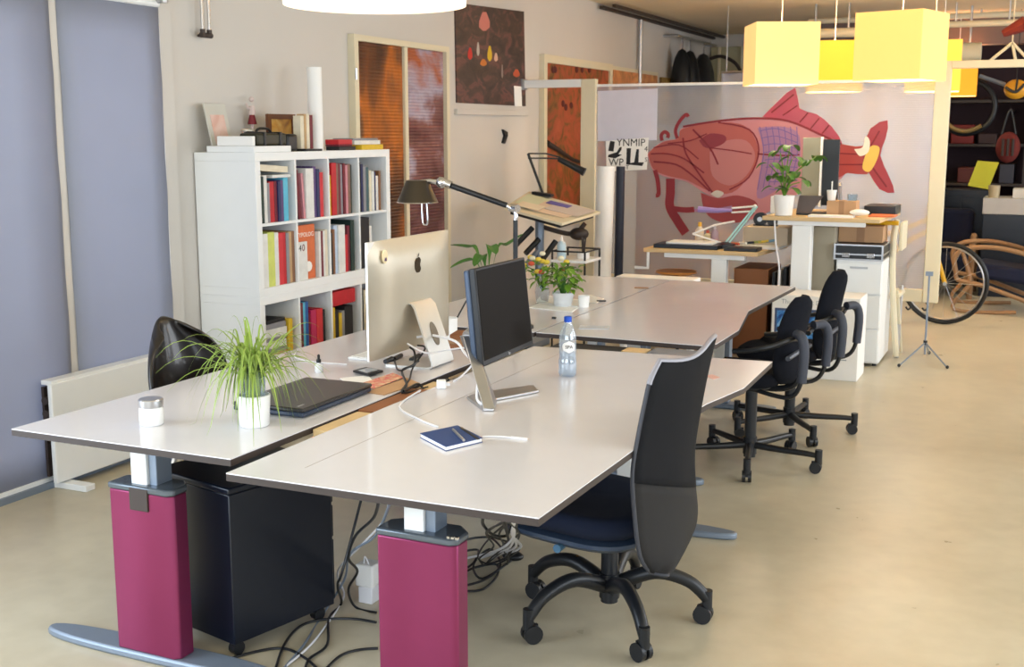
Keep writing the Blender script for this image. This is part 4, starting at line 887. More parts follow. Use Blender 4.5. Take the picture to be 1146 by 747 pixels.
obj('silver_label', obox(BM(), (-3.02, 3.72, .60), (.004, .05, .02)) if False else box(BM(), -3.115, -3.105, 3.77, 3.81, .57, .585), 'chrome', t)

# ================================================================== CABLES UNDER DESK
def cable(name, label, pts, r, m, zz=None):
    bm = BM(); tube(bm, [Vector(p) for p in pts], r, 7, True, 6); return tb(name, bm, m, label, 'cable')
zf = .006
FZ = lambda *pp: [pz(x, y, zf) for x, y in pp]
cable('floor_cable', 'black cable looping left from the pedestal castor towards the camera', FZ((236, 746), (262, 736), (300, 727), (322, 727), (343, 738), (356, 750)), .0045, 'black')
cable('floor_cable', 'black cable curving across the floor behind the near red leg', FZ((308, 750), (318, 722), (335, 702), (360, 694), (395, 693), (421, 697)), .0045, 'black')
cable('floor_cable', 'black cable dropping from the desk gap down to the floor front', [Vector((-1.975, 3.3, .64)), pz(386, 630, .25), pz(378, 655, .15)]+FZ((382, 676), (368, 692), (366, 722), (346, 738), (341, 752)), .0045, 'black')
cable('floor_cable', 'black cable coming from the left behind the near red leg at the bottom', FZ((362, 752), (380, 735), (400, 728), (423, 726)), .0045, 'black')
cable('floor_cable', 'grey cable running diagonally beside the white power block', [pz(437, 562, .7), pz(420, 600, .45), pz(392, 620, .3), pz(385, 650, .12)]+FZ((360, 690), (340, 722), (318, 748)), .004, 'grey')
cable('floor_cable', 'white cable hanging from the near desk to the power block', [pz(436, 560, .69), pz(428, 585, .5), pz(405, 610, .3), pz(378, 640, .12)]+FZ((385, 668), (365, 700), (345, 725), (320, 746)), .0035, 'cable')
cable('floor_cable', 'black cable hanging in an arc left of the near red leg', [pz(424, 559, .7), pz(418, 580, .55), pz(398, 600, .4), pz(390, 625, .3), pz(400, 640, .2), pz(390, 660, .1)]+FZ((398, 680), (421, 686)), .0045, 'black')
t = thing('white_power_block', 'white power block standing on the floor left of the near red leg', 'power block', pz(412, 676, 0))
q = pz(411, 674, 0); obj('block', box(BM(), q.x-.035, q.x+.035, q.y-.02, q.y+.05, 0.06, .14), 'paper', t, bev=.006); obj('socket_strip', box(BM(), q.x-.025, q.x+.03, q.y-.018, q.y+.04, 0, .0595), 'cable', t, bev=.004)
obj('plug_wire', tube(BM(), [(q.x-.01, q.y, .14), (q.x-.005, q.y, .165), (q.x+.01, q.y, .14)], .0025, 6, True), 'cable', t)
# bundle right of red leg
for i, (lab, pts) in enumerate((('widest black loop of the cable bundle right of the near red leg', ((516, 662), (540, 660), (556, 645), (555, 632), (530, 636), (516, 644))), ('middle black loop of the cable bundle right of the near red leg', ((516, 657), (545, 648), (560, 632), (548, 615), (530, 632), (540, 648), (572, 628))),
      ('upper black cable of the bundle right of the near red leg', ((516, 606), (535, 602), (552, 604), (570, 625))), ('black cable reaching right towards the mouse', ((516, 618), (535, 616), (530, 630), (516, 640))))):
    cable('floor_cable', lab, [pz(x, y, .008+.004*i) for x, y in pts], .0045, 'black')
t = thing('hanging_cable_bundle', 'tangled black and white cables hanging under the near desk by its right leg', 'cable')if False else None
bm = BM(); rnd = random.Random(4)
for i in range(9):
    a0_ = pz(566+rnd.uniform(-6, 14), 583, .68); tube(bm, [a0_, pz(560+rnd.uniform(-20, 25), 598, .45), pz(545+rnd.uniform(-14, 40), 612, .22), pz(540+rnd.uniform(-10, 35), 625, .07), pz(552+rnd.uniform(-14, 20), 632, .012)], .0032, 6, True)
tube(bm, [pz(541, 577, .69), pz(541, 588, .55), pz(552, 599, .45), pz(566, 600, .42), pz(572, 590, .5)], .0045, 7, True)
tb('hanging_cable_bundle', bm, 'black', 'tangle of black cables hanging under the near desk by its front leg', 'cable')
bm = BM()
for i in range(4): tube(bm, [pz(572+i*2, 581, .69), pz(576-i, 598, .45), pz(565+i*6, 612, .25), pz(545+i*8, 620, .1), pz(518+i*16, 626, .012)], .0045, 7, True)
tb('white_cable_bundle', bm, 'cable', 'white cables hanging among the black tangle under the near desk', 'cable')
q = pz(574, 626, 0); t = thing('computer_mouse', 'dark computer mouse shaped adapter on the floor beside the cable tangle', 'mouse', q)
obj('mouse_body', ball(BM(), q+Vector((0, 0, .013)), .04, (1.1, .75, .45), 16), 'black', t); obj('mouse_wheel', ball(BM(), q+Vector((-.02, -.01, .028)), .006), 'grey', t)
bm = BM()
for i in range(6): tube(bm, [pz(590+i*3, 592+i, .55), pz(598+i*2, 596+i, .52), pz(596+i*2, 603, .48)], .006, 6, True)
bm.free()

# ================================================================== PARTITION
PY = 9.4
zt = 1.985
frost = film('frosted_twinwall', (206, 218, 244), clear=.80, glow=.5, rough=.28, gloss=.14, wave=24)
t = thing('frosted_partition', 'large frosted plastic partition wall with the red fish painted on it', 'partition', (-2.1, PY, 0))
xl = py(668, 100, PY).x; xr = py(1047, 90, PY).x
obj('frosted_panel', box(BM(), xl, xr, PY, PY+.012, .44, zt), frost, t)
obj('top_rail', box(BM(), xl, xr, PY-.012, PY+.024, zt+.0005, zt+.022), 'white', t, bev=.003)
obj('bottom_rail', box(BM(), xl, xr, PY-.02, PY+.03, .345, .4395), 'cream', t, bev=.004)
obj('frame_post', box(BM(), xr+.001, xr+.11, PY-.03, PY+.03, .345, 2.13), 'cream', t, bev=.004)
obj('frame_head', box(BM(), xr+.111, .75, PY-.03, PY+.03, 2.075, 2.13), 'cream', t, bev=.004)
obj('frame_post', box(BM(), .751, .85, PY-.03, PY+.03, .0, 2.13), 'cream', t, bev=.004)
obj('frame_post', box(BM(), xl-.13, xl-.001, PY-.03, PY+.03, 0, 2.05), 'cream', t, bev=.004)
obj('frame_head', box(BM(), -4.12, xl-.131, PY-.03, PY+.03, 1.985, 2.05), 'white', t, bev=.004)
obj('wall_bracket', box(BM(), -4.149, -4.121, PY-.05, PY+.05, 1.97, 2.06), 'steel', t)
for xx in (xr-.10, xr+.02):
    obj('hook_foot', tube(BM(), [(xx, PY, .35), (xx+.02, PY, .31), (xx, PY, .28), (xx-.02, PY, .30)], .007, 6, True), 'black', t)
for xx in (-2.6, -1.5): obj('support_leg', cyl(BM(), (xx, PY+.01, 0), (xx, PY+.01, .35), .018, n=12), 'cream', t)
def decal(name, pts, m, d=.002, th=.0012, lab=None):
    o = obj(name, slab(BM(), [py(x, y, PY-d) for x, y in pts], (0, -th, 0)), m, t)
    if lab: part(o, lab)
    return o
def cr(u, v): return (700+u/3.183, 90+v/3.183)
def fm(n, c): return film(n, c, clear=.1, glow=.3, rough=.4, gloss=.04)
def smooth2(pts, k=4):
    q = crom([Vector((a, b, 0)) for a, b in pts+[pts[0]]], k)[:-1]; return [(p.x, p.y) for p in q]
body = smooth2([cr(*p) for p in ((78, 262), (105, 236), (140, 216), (188, 205), (205, 168), (330, 145), (440, 134), (540, 136), (620, 160), (700, 196), (770, 228), (778, 340), (700, 372), (620, 402), (560, 440), (470, 488), (400, 500), (350, 440), (280, 400), (220, 362), (150, 346), (98, 320))])
decal('fish_body', body, fm('fish_body_pink', (206, 140, 146)), .002, lab='pink red painted fish body')
decal('fish_head', smooth2([cr(*p) for p in ((80, 263), (105, 238), (140, 218), (188, 207), (205, 172), (330, 150), (420, 160), (462, 210), (470, 270), (440, 340), (380, 400), (300, 395), (220, 356), (150, 340), (100, 316))]), fm('fish_head_red', (192, 98, 88)), .0035, lab='brick red head')
decal('fish_cheek', smooth2([cr(*p) for p in ((300, 255), (360, 215), (430, 215), (462, 270), (430, 340), (370, 375), (310, 340))]), fm('fish_cheek', (202, 128, 126)), .005)
decal('fish_eye', smooth2([cr(*p) for p in ((262, 215), (300, 190), (350, 195), (358, 215), (330, 235), (285, 240))]), fm('fish_eye_red', (150, 44, 56)), .006, lab='dark red eye')
decal('dorsal_fin', smooth2([cr(*p) for p in ((488, 130), (540, 78), (605, 26), (620, 100), (680, 120), (735, 165), (772, 226), (700, 196), (600, 150))], 2), fm('fish_fin', (186, 70, 92)), .002, lab='dark pink fin')
decal('tail_stalk', smooth2([cr(*p) for p in ((745, 222), (820, 236), (860, 236), (880, 290), (860, 335), (790, 330), (745, 345))], 2), fm('fish_tail', (186, 76, 70)), .0035)
decal('tail_fin', smooth2([cr(*p) for p in ((850, 240), (872, 172), (934, 142), (926, 210), (908, 268), (938, 340), (958, 400), (905, 388), (868, 330), (845, 300))], 2), fm('fish_tail_red', (178, 60, 68)), .0045)
decal('belly_fin', smooth2([cr(*p) for p in ((268, 400), (330, 420), (400, 410), (470, 440), (430, 500), (340, 505), (285, 470))]), fm('fish_belly', (170, 62, 62)), .0045)
decal('scale_patch', smooth2([cr(*p) for p in ((470, 170), (560, 165), (620, 200), (610, 330), (540, 390), (470, 420), (480, 320), (490, 240))]), fm('fish_scales', (178, 130, 168)), .0035, lab='lilac scales')
def stroke(pts, w, m, d=.0075):
    p3 = crom([py(*cr(*p), PY-d) for p in pts], 4); bm = BM(); prev = None; n = len(p3)
    for i, p in enumerate(p3):
        dd = (p3[min(i+1, n-1)]-p3[max(i-1, 0)]).normalized(); s = dd.cross(Vector((0, 1, 0))); ww = w/2*(1 if not isinstance(w, tuple) else 1)
        cur = [bm.verts.new(p+s*ww), bm.verts.new(p-s*ww), bm.verts.new(p-s*ww+Vector((0, -.001, 0))), bm.verts.new(p+s*ww+Vector((0, -.001, 0)))]
        if prev:
            for j in range(4): bm.faces.new((prev[j], prev[(j+1) % 4], cur[(j+1) % 4], cur[j]))
        prev = cur
    return obj('painted_line', bm, m, t)
lnm = mat('fish_line', (128, 34, 44), .6); lnl = mat('fish_line_violet', (120, 96, 160), .6)
for s_, w_ in ((((130, 215), (128, 195), (140, 184), (152, 192), (150, 205)), .03), (((185, 207), (178, 180), (190, 150), (215, 122), (224, 130)), .028), (((205, 165), (330, 145), (460, 135), (580, 145), (700, 196), (768, 228)), .016),
      (((90, 262), (150, 262), (210, 280), (280, 330)), .012), (((100, 290), (180, 300), (240, 340), (300, 395)), .014), (((240, 175), (300, 240), (330, 300)), .014), (((330, 150), (440, 175), (475, 250), (440, 345), (370, 390)), .012),
      (((470, 262), (560, 268), (620, 265)), .012), (((105, 320), (115, 360), (118, 405), (108, 410)), .035), (((205, 205), (215, 260), (260, 330), (310, 400)), .014), (((300, 240), (380, 250), (450, 262)), .010),
      (((160, 350), (160, 400), (158, 450), (185, 500), (215, 545)), .075), (((520, 115), (600, 50)), .012), (((560, 125), (612, 90)), .01), (((620, 150), (650, 115)), .01), (((660, 172), (690, 135)), .01), (((700, 190), (725, 160)), .01),
      (((760, 260), (860, 265)), .01), (((760, 300), (860, 300)), .01), (((870, 240), (905, 180)), .012), (((880, 310), (930, 380)), .012), (((100, 240), (190, 230), (260, 280)), .01), (((150, 225), (230, 215), (290, 190)), .01)):
    stroke(s_, w_, lnm)
for k in range(9): stroke([(480+k*4, 180+k*26), (540, 172+k*27), (612, 200+k*22)], .006, lnl, .0085)
for k in range(7): stroke([(478+k*22, 165), (492+k*20, 260), (470+k*20, 390-k*6)], .006, lnl, .0087)
stroke([(185, 460), (230, 462), (300, 464), (380, 452)], .025, mat('violet_staff', (150, 110, 150), .6)); stroke([(170, 458), (215, 462), (245, 460)], .045, lnm, .009)
decal('painted_gap', smooth2([cr(*p) for p in ((302, 405), (325, 392), (350, 402), (330, 418))]), fm('painted_white', (222, 214, 204)), .0095)
decal('yellow_patch', smooth2([cr(*p) for p in ((862, 250), (880, 232), (905, 240), (895, 285), (870, 325), (845, 315), (850, 280))]), mat('patch_yellow', (222, 186, 90), .6), .008, lab='yellow painted patch')  # plain patches, this and the next, in place of a painted figure
decal('white_patch', smooth2([cr(*p) for p in ((815, 245), (845, 238), (855, 200), (870, 215), (865, 255), (835, 270))]), mat('patch_white', (224, 220, 206), .6), .009, lab='white painted patch')
# pale sheet and lettered card on the panel
t2 = thing('pale_lavender_sheet', 'large pale lavender sheet fixed to the left top of the frosted partition', 'poster', py(700, 155, PY-.004))
obj('sheet', slab(BM(), [py(669, 102, PY-.002), py(736, 99, PY-.002), py(735, 157, PY-.002), py(669, 158, PY-.002)], (0, -.002, 0)), mat('lavender_sheet', (206, 206, 222), .5), t2)
t2 = thing('lettered_card', 'white card with black brush lettering on the frosted partition by the fish mouth', 'sign', py(701, 191, PY-.01))
obj('card', slab(BM(), [py(678, 158, PY-.006), py(726, 154, PY-.006), py(724, 190, PY-.006), py(679, 192, PY-.006)], (0, -.003, 0)), 'paper', t2)
def card_text(s, x, y, size): 
    q = py(x, y, PY-.0096); text('lettering', s, size, q, (1, 0, 0), (0, 0, 1), 'black', t2)
def brush(pts):
    bm = BM(); slab(bm, [py(670+a/13.58, 145+b/13.58, PY-.0095) for a, b in pts], (0, -.001, 0)); obj('brush_letter', bm, 'black', t2)
brush([(175, 175), (245, 185), (225, 335), (145, 325)]); brush([(275, 345), (320, 270), (352, 265), (345, 310), (300, 375), (355, 385), (250, 440), (140, 420), (150, 385)])
brush([(425, 285), (490, 285), (480, 510), (540, 500), (575, 300), (612, 300), (605, 500), (690, 500), (660, 555), (420, 530)])
card_text('YNMIP', 706, 160, .085); card_text('WP', 689.5, 182, .085); card_text('T', 702, 187.5, .05); card_text('4', 723, 167, .06); card_text('S', 723, 179, .05)

# ================================================================== DRAFTING CORNER
t = thing('drafting_table', 'tilted white drafting table with black struts left of the partition', 'drafting table', (-3.3, 8.3, 0))
A = [py(565, 233, 7.75), py(628, 250, 7.75), py(668, 236, 8.45), py(598, 216, 8.55)]
A = [Vector((-3.68, 7.9, 1.07)), Vector((-3.19, 7.9, .985)), Vector((-3.05, 8.45, 1.035)), Vector((-3.62, 8.7, 1.17))]
A = [py(564, 232, 7.95), py(629, 250, 7.95), py(672, 237, 8.5), py(592, 214, 8.5)]
obj('board', slab(BM(), A, (0, 0, -.02)), 'cream', t, bev=.003)
cA = sum(A, Vector())/4
obj('board_underframe', slab(BM(), [cA+(p-cA)*.86+Vector((0, 0, -.0205)) for p in A], (0, 0, -.03)), 'black', t)
for x0, y0_, x1, y1_ in ((596, 255, 577, 275), (603, 268, 588, 284), (622, 270, 606, 292)):
    obj('strut', tube(BM(), [py(x0, y0_, 8.15), py(x1, y1_, 8.05)], .022, 8), 'black', t)
a = py(604, 250, 8.2); a.z = cA.z-.05
obj('main_post', tube(BM(), [Vector((a.x, 8.2, cA.z-.06)), Vector((a.x, 8.2, .45)), Vector((a.x-.1, 8.1, .06))], .035, 10), 'grey', t)
obj('floor_frame', box(BM(), a.x-.35, a.x+.03, 8.05, 8.35, 0, .05), 'grey', t, bev=.01)
obj('side_strut', tube(BM(), [Vector((a.x, 8.2, .75)), py(586, 300, 8.0)], .02, 8), 'grey', t)
obj('counterweight', ball(BM(), py(648, 262, 8.3), .06, (1.3, 1, .8)), 'edge', t); obj('linkage', tube(BM(), [Vector((a.x, 8.2, .92)), py(640, 262, 8.3), py(655, 250, 8.35)], .018, 8, True), 'edge', t)
nA = (A[1]-A[0]).cross(A[3]-A[0]).normalized()
def onA(u, v, d=0): return A[0]*(1-u)*(1-v)+A[1]*u*(1-v)+A[2]*u*v+A[3]*(1-u)*v+nA*d
for i, (u0, u1, v0, v1, c, lab) in enumerate(((.05, .6, .3, .9, (214, 220, 190), 'pale green drawing sheet on the left of the drafting table'), (.35, .9, .15, .75, (226, 204, 180), 'peach drawing sheet in the middle of the drafting table'), (.5, .98, .35, .9, (206, 196, 190), 'grey beige sheet on the right of the drafting table'), (.4, .7, .6, .8, (110, 100, 170), 'violet leaflet on top of the drafting table sheets'), (.15, .5, .1, .4, (232, 220, 196), 'cream sheet near the front edge of the drafting table'))):
    d = .002+.004*i; tb('drawing_sheet', slab(BM(), [onA(u0, v0, d), onA(u1, v0+.05, d), onA(u1, v1, d), onA(u0, v1-.04, d)], nA*.003), mat('sheet_%d' % i, c, .6), lab, 'paper', 'sheets on the drafting table')
t = thing('drafting_lamp', 'thin black angle lamp clamped to the back of the drafting table', 'desk lamp', onA(.35, .95, .01))
b0 = onA(.22, .93, .006); 
obj('clamp', obox(BM(), b0+Vector((0, 0, .012)), (.16, .07, .024), ry=.12), 'black', t, bev=.004)
q1 = py(591, 172, b0.y); obj('lower_arm', tube(BM(), [b0+Vector((0, 0, .02)), q1], .011, 8), 'black', t)
bm = BM(); 
for dz in (0, .035): tube(bm, [q1+Vector((0, 0, -dz)), q1+Vector((.13, .05, -dz))], .006, 6); tube(bm, [q1+Vector((.13, .05, -dz)), q1+Vector((.24, .08, -.03-dz*.3))], .006, 6)
obj('upper_arm', bm, 'black', t)
e = q1+Vector((.22, .08, -.04)); bm = BM(); tube(bm, [e, e+Vector((.14, .03, -.07)), e+Vector((.20, .04, -.10))], (.02, .034), 10, True); obj('lamp_head', bm, 'black', t)
# paper rolls
tb('large_paper_roll', cyl(BM(), (-3.215, 8.85, .0), (-3.205, 8.9, 1.35), .07, n=24), 'paper', 'tall thick white paper roll standing left of the lettered card', 'paper roll')
tb('black_paper_roll', cyl(BM(), (-3.10, 8.93, .0), (-3.10, 8.95, 1.35), .035, n=20), mat('navy_roll', (22, 26, 44), .5), 'tall thin black roll standing against the thick white roll', 'paper roll')
t = thing('wire_trolley', 'small white side table with black wire rail beside the paper roll', 'side table', (-3.15, 7.9, 0))
x0, x1 = py(622, 290, 7.9).x, py(661, 290, 7.9).x; zz = py(640, 293, 7.9).z
obj('shelf_top', box(BM(), x0, x1, 7.8, 8.12, zz, zz+.02), 'white', t, bev=.003); obj('shelf_lower', box(BM(), x0, x1, 7.8, 8.12, .25, .27), 'white', t, bev=.003)
for xx in (x0+.01, x1-.01):
    for yy in (7.81, 8.11): obj('leg', cyl(BM(), (xx, yy, 0), (xx, yy, zz+.08), .008, n=8), 'black', t)
bm = BM(); tube(bm, [(x0+.01, 7.81, zz+.08), (x1-.01, 7.81, zz+.08), (x1-.01, 8.11, zz+.08), (x0+.01, 8.11, zz+.08)], .006, 6, closed=True); obj('wire_rail', bm, 'black', t)
q = Vector((py(627, 290, 7.9).x+.01, 7.9, zz+.02)); t = thing('spray_bottle', 'pale blue pointed bottle on the wire rail side table', 'bottle', q)
obj('bottle_body', lathe(BM(), [(.03, 0), (.034, .01), (.034, .09), (.026, .115), (.012, .125)], q), mat('pale_blue_plastic', (190, 214, 226), .3), t); obj('nozzle', lathe(BM(), [(.012, .125), (.01, .14), (.003, .165)], q, 12), 'paper', t)
q = Vector((py(650, 290, 7.9).x, 7.95, zz+.02)); t = thing('ink_jar', 'white jar with dark brushes on the side table', 'jar', q)
obj('jar_body', lathe(BM(), [(.04, 0), (.045, .005), (.045, .05), (.04, .05)], q), 'paper', t); bm = BM()
for a, b in ((-.02, .02), (.0, .0), (.02, -.01)): tube(bm, [q+Vector((a*.3, b*.3, .03)), q+Vector((a, b, .15))], .006, 6)
obj('brushes', bm, 'edge', t)

# ================================================================== LOW DESK
t = thing('low_workbench', 'low light-wood workbench with a white column leg in front of the fish', 'desk', (-2.2, 8.6, 0))
zl = .80; x0 = py(720, 283, 8.3).x; x1 = py(848, 285, 8.3).x
obj('worktop', prism(BM(), [(x0, 8.3), (x1, 8.3), (x1+.06, 9.05), (x0+.02, 9.05)], zl-.05, zl-.022), 'ply', t, bev=.003)
obj('front_beam', box(BM(), x0+.15, x1-.1, 8.33, 8.37, zl-.085, zl-.0505), 'white', t)
xc = py(805, 300, 8.35).x; obj('column_leg', box(BM(), xc-.055, xc+.055, 8.33, 8.40, .0+.03, zl-.0855), 'white', t, bev=.004); obj('foot', box(BM(), xc-.06, xc+.06, 8.25, 8.95, 0, .0295), 'white', t, bev=.004)
obj('crank_bracket', tube(BM(), [(x0+.03, 8.32, zl-.05), (x0+.03, 8.32, zl-.17), (x0-.07, 8.32, zl-.17)], .012, 8), 'white', t)
zl -= .022
def at8(x, y, Y): return py(x, y, Y)
B = lambda x0_, x1_, y0_, y1_, h, z=None: box(BM(), x0_, x1_, y0_, y1_, (zl if z is None else z), (zl if z is None else z)+h)
tb('black_portfolio', B(-2.63, -2.15, 8.35, 8.62, .03), 'cab', 'flat dark portfolio on the left front of the low workbench', 'portfolio', bev=.004)
tb('white_drawing_pad', B(-2.55, -2.2, 8.4, 8.62, .012, zl+.0305), 'paper', 'white drawing pad lying on the dark portfolio', 'paper', bev=.002)
tb('black_tray', B(-2.1, -1.86, 8.33, 8.5, .025), 'black', 'small black tray at the right front of the low workbench', 'tray', bev=.004)
tb('cream_papers', B(-2.1, -1.75, 8.55, 9.0, .02), 'paper', 'loose cream papers at the back right of the low workbench', 'paper', bev=.002)
tb('beige_box', box(BM(), -2.05, -1.72, 8.7, 8.98, zl+.021, zl+.15), mat('beige_card', (196, 180, 158), .8), 'beige box at the back of the low workbench beside the high desk', 'box', bev=.004)
for i, (x, h, r, c, lab) in enumerate(((783, .16, .035, (216, 206, 190), 'cream bottle with yellow cap on the low workbench'), (800, .14, .03, (170, 150, 170), 'mauve bottle in the middle of the low workbench'), (792, .10, .03, (206, 196, 160), 'short khaki jar on the low workbench'))):
    p = py(x, 262, 8.85); p.z = zl; t3 = thing('glue_bottle', lab, 'bottle', p, group='bottles on the low workbench'); obj('bottle_body', lathe(BM(), [(r*.9, 0), (r, .006), (r, h*.6), (r*.4, h*.8)], p, 14), mat('glue_%d' % i, c, .4), t3); obj('cap', lathe(BM(), [(r*.45, h*.8), (r*.4, h)], p, 10), mat('glue_cap_%d' % i, ((220, 170, 40), (190, 190, 200), (180, 70, 40))[i], .4), t3)
rnd = random.Random(11)
for i, (c, lab) in enumerate((((200, 80, 50), 'orange'), ((230, 230, 226), 'white'), ((40, 46, 60), 'dark blue'), ((150, 160, 90), 'olive'), ((210, 180, 60), 'yellow'), ((100, 140, 170), 'light blue'))):
    x = -2.12+i*.05; bm = BM(); tube(bm, [(x, 8.64+.03*(i % 2), zl+.026+.004*i), (x+.07, 8.58+.02*i, zl+.03+.006*i)], .009, 6)
    tb('marker_pen', bm, mat('marker_'+lab.replace(' ', '_'), c, .4), lab+' marker pen lying among the clutter of the low workbench', 'pen', 'pens on the low workbench')
t = thing('white_angle_lamp', 'white and mint angle lamp with folded arms on the low workbench', 'desk lamp', (-2.0, 8.75, zl))
q0 = py(813, 270, 8.5); q0.z = zl+.03; t.location = (q0.x, q0.y, zl+.0)
obj('lamp_base', lathe(BM(), [(.075, 0), (.07, .03), (.02, .045)], (q0.x-.02, 8.55, zl+.0005)), 'cab', t)
q1 = py(845, 231, 8.6); q2 = py(822, 231, 8.6)
bm = BM()
for dx in (0, .028): tube(bm, [Vector((q0.x-.02+dx, 8.55, zl+.04)), q1+Vector((dx*.6, 0, 0))], .007, 6)
obj('lower_arm', bm, mat('mint_metal', (170, 214, 206), .35, metal=.4), t); bm = BM()
for dz in (0, .035): tube(bm, [q1+Vector((0, 0, -dz)), q2+Vector((-.02, 0, -dz*.9-.015))], .007, 6)
ball(bm, q1, .014); obj('upper_arm', bm, 'paper', t)
e = q2+Vector((-.02, 0, -.03)); bm = BM(); tube(bm, [e, e+Vector((-.1, 0, -.005)), e+Vector((-.25, 0, .0))], (.012, .024), 8); obj('lamp_head', bm, mat('lamp_violet', (150, 130, 190), .4), t)
bm = BM(); tube(bm, [py(775, 262, 8.5), py(800, 252, 8.5), py(822, 248, 8.5)], .007, 6); tube(bm, [py(775, 262, 8.5), (q0.x-.02, 8.55, zl+.03)], .006, 6)
obj('second_arm', bm, 'paper', t)
p = py(835, 255, 8.9); p.z = zl+.15; t3 = thing('desk_camera_reel', 'dark round tape reel on the beige box at the back of the low workbench', 'reel', (-1.9, 8.85, zl+.15))
bm = BM(); cyl(bm, (-1.95, 8.80, zl+.20), (-1.95, 8.84, zl+.20), .05, n=20); cyl(bm, (-1.86, 8.8, zl+.19), (-1.86, 8.86, zl+.19), .038, n=20); box(bm, -2.0, -1.82, 8.80, 8.84, zl+.151, zl+.16); obj('reel_body', bm, 'black', t3); obj('reel_core', cyl(BM(), (-1.95, 8.785, zl+.20), (-1.95, 8.799, zl+.20), .018, n=14), 'steel', t3)
t = thing('orange_stool', 'round orange-topped stool behind the far desk under the low workbench', 'stool', (-2.55, 8.95, 0))
q = py(757, 305, 8.0); zs = .50; q = pz(757, 305, .58)
t.location = (q.x, q.y, 0)
obj('seat', lathe(BM(), [(.02, -.035), (.10, -.02), (.155, 0), (.15, .012), (.08, .006), (.02, .004)], (q.x, q.y, .58), 28), mat('orange_ply', (200, 130, 56), .4), t); obj('screw_column', cyl(BM(), (q.x, q.y, .1), (q.x, q.y, .548), .02), 'black', t)
for k in range(4):
    a = k*math.pi/2+.4; obj('leg', tube(BM(), [(q.x, q.y, .30), (q.x+.2*math.cos(a), q.y+.2*math.sin(a), .0)], .012, 8), 'black', t)
tb('white_ledge_table', box(BM(), py(692, 309, 7.25).x, py(779, 313, 7.25).x, 7.2, 7.36, .675, .70) , 'paper', 'narrow white bench strip just behind the far desk', 'bench', bev=.004)
xa, xb = py(692, 309, 7.25).x, py(779, 313, 7.25).x
t = bpy.data.objects['white_ledge_table']
obj('leg', box(BM(), xa+.02, xa+.05, 7.24, 7.32, 0, .6745), 'white', t); obj('leg', box(BM(), xb-.05, xb-.02, 7.24, 7.32, 0, .6745), 'white', t)
tb('brown_crate', box(BM(), -2.06, -1.81, 8.5, 8.95, 0, .64), 'wood', 'brown crate under the right side of the low workbench', 'crate', bev=.006)
t = thing('tall_black_frames', 'dark upright stack of frames between the low workbench and the high desk', 'frames', (-1.66, 8.75, 0))
for i in range(4): obj('upright_frame', box(BM(), -1.78+.04*i, -1.76+.04*i, 8.5, 9.1, 0, .62+.02*i), ('black', 'paper', 'black', 'edge')[i], t)

# ================================================================== HIGH DESK
t = thing('standing_desk', 'raised light-wood standing desk with a white column on the right', 'desk', (-1.35, 8.6, 0))
zh = 1.045; x0 = py(853, 243, 8.2).x; x1 = py(985, 241, 8.2).x
obj('worktop', prism(BM(), [(x0, 8.2), (x1, 8.2), (x1+.03, 9.1), (x0+.05, 9.1)], zh-.028, zh), 'ply', t, bev=.003)
obj('front_beam', box(BM(), x0+.1, x1-.1, 8.24, 8.28, zh-.06, zh-.0285), 'white', t)
xc = py(896, 300, 8.25).x; obj('column_leg', box(BM(), xc-.065, xc+.065, 8.23, 8.33, .03, zh-.0605), 'white', t, bev=.005)
obj('column_leg', box(BM(), xc-.05, xc+.05, 8.95, 9.05, .03, zh-.0285), 'white', t, bev=.005); obj('foot', box(BM(), xc-.07, xc+.07, 8.22, 9.1, 0, .0295), 'white', t, bev=.005)
obj('desk_cable', tube(BM(), [(py(866, 246, 8.19).x, 8.22, zh-.03), py(868, 270, 8.2), py(872, 300, 8.2), py(871, 325, 8.2)], .006, 6, True), 'cable', t)
p = py(877, 238, 8.3); p.z = zh; t = thing('tall_potted_plant', 'leafy green plant in a white square pot on the standing desk', 'potted plant', p)
obj('pot', lathe(BM(), [(.052, 0), (.058, .004), (.072, .14), (.066, .14), (.06, .12)], p, 24), 'paper', t)
bm = BM(); bs = BM(); rnd = random.Random(9)
for (dx, dz) in ((-.07, .13), (-.10, .22), (-.04, .30), (.02, .34), (.05, .26), (.08, .16), (.16, .24), (.20, .27), (-.03, .2), (.06, .12), (0, .15), (.1, .1), (-.06, .06), (.04, .05)):
    e = p+Vector((dx, rnd.uniform(-.06, .06), .13+dz)); b = p+Vector((0, 0, .12)); tube(bs, [b, (b+e)/2+Vector((-dx*.15, 0, .03)), e], .004, 6, True)
    for k in range(3):
        a = rnd.uniform(0, 6.28); bigleaf(bm, e, [e+Vector((.03*math.cos(a), .03*math.sin(a), .01)), e+Vector((.065*math.cos(a), .065*math.sin(a), -.005)), e+Vector((.09*math.cos(a), .09*math.sin(a), -.03))], .026)
obj('foliage', bm, 'leafd', t); obj('stems', bs, 'leaf', t)
t = thing('open_laptop', 'dark laptop opened behind the plant on the standing desk', 'laptop', (-1.55, 8.45, zh))
a = py(889, 244, 8.35); obj('base', box(BM(), a.x, a.x+.28, 8.4, 8.6, zh, zh+.014), 'black', t, bev=.003)
lid = slab(BM(), [Vector((a.x+.0, 8.40, zh+.015)), Vector((a.x+.10, 8.40, zh+.015)), Vector((a.x+.18, 8.42, zh+.135)), Vector((a.x+.015, 8.42, zh+.135))], (0, .01, 0)); obj('lid', lid, mat('brown_grey_lid', (88, 78, 76), .5), t)
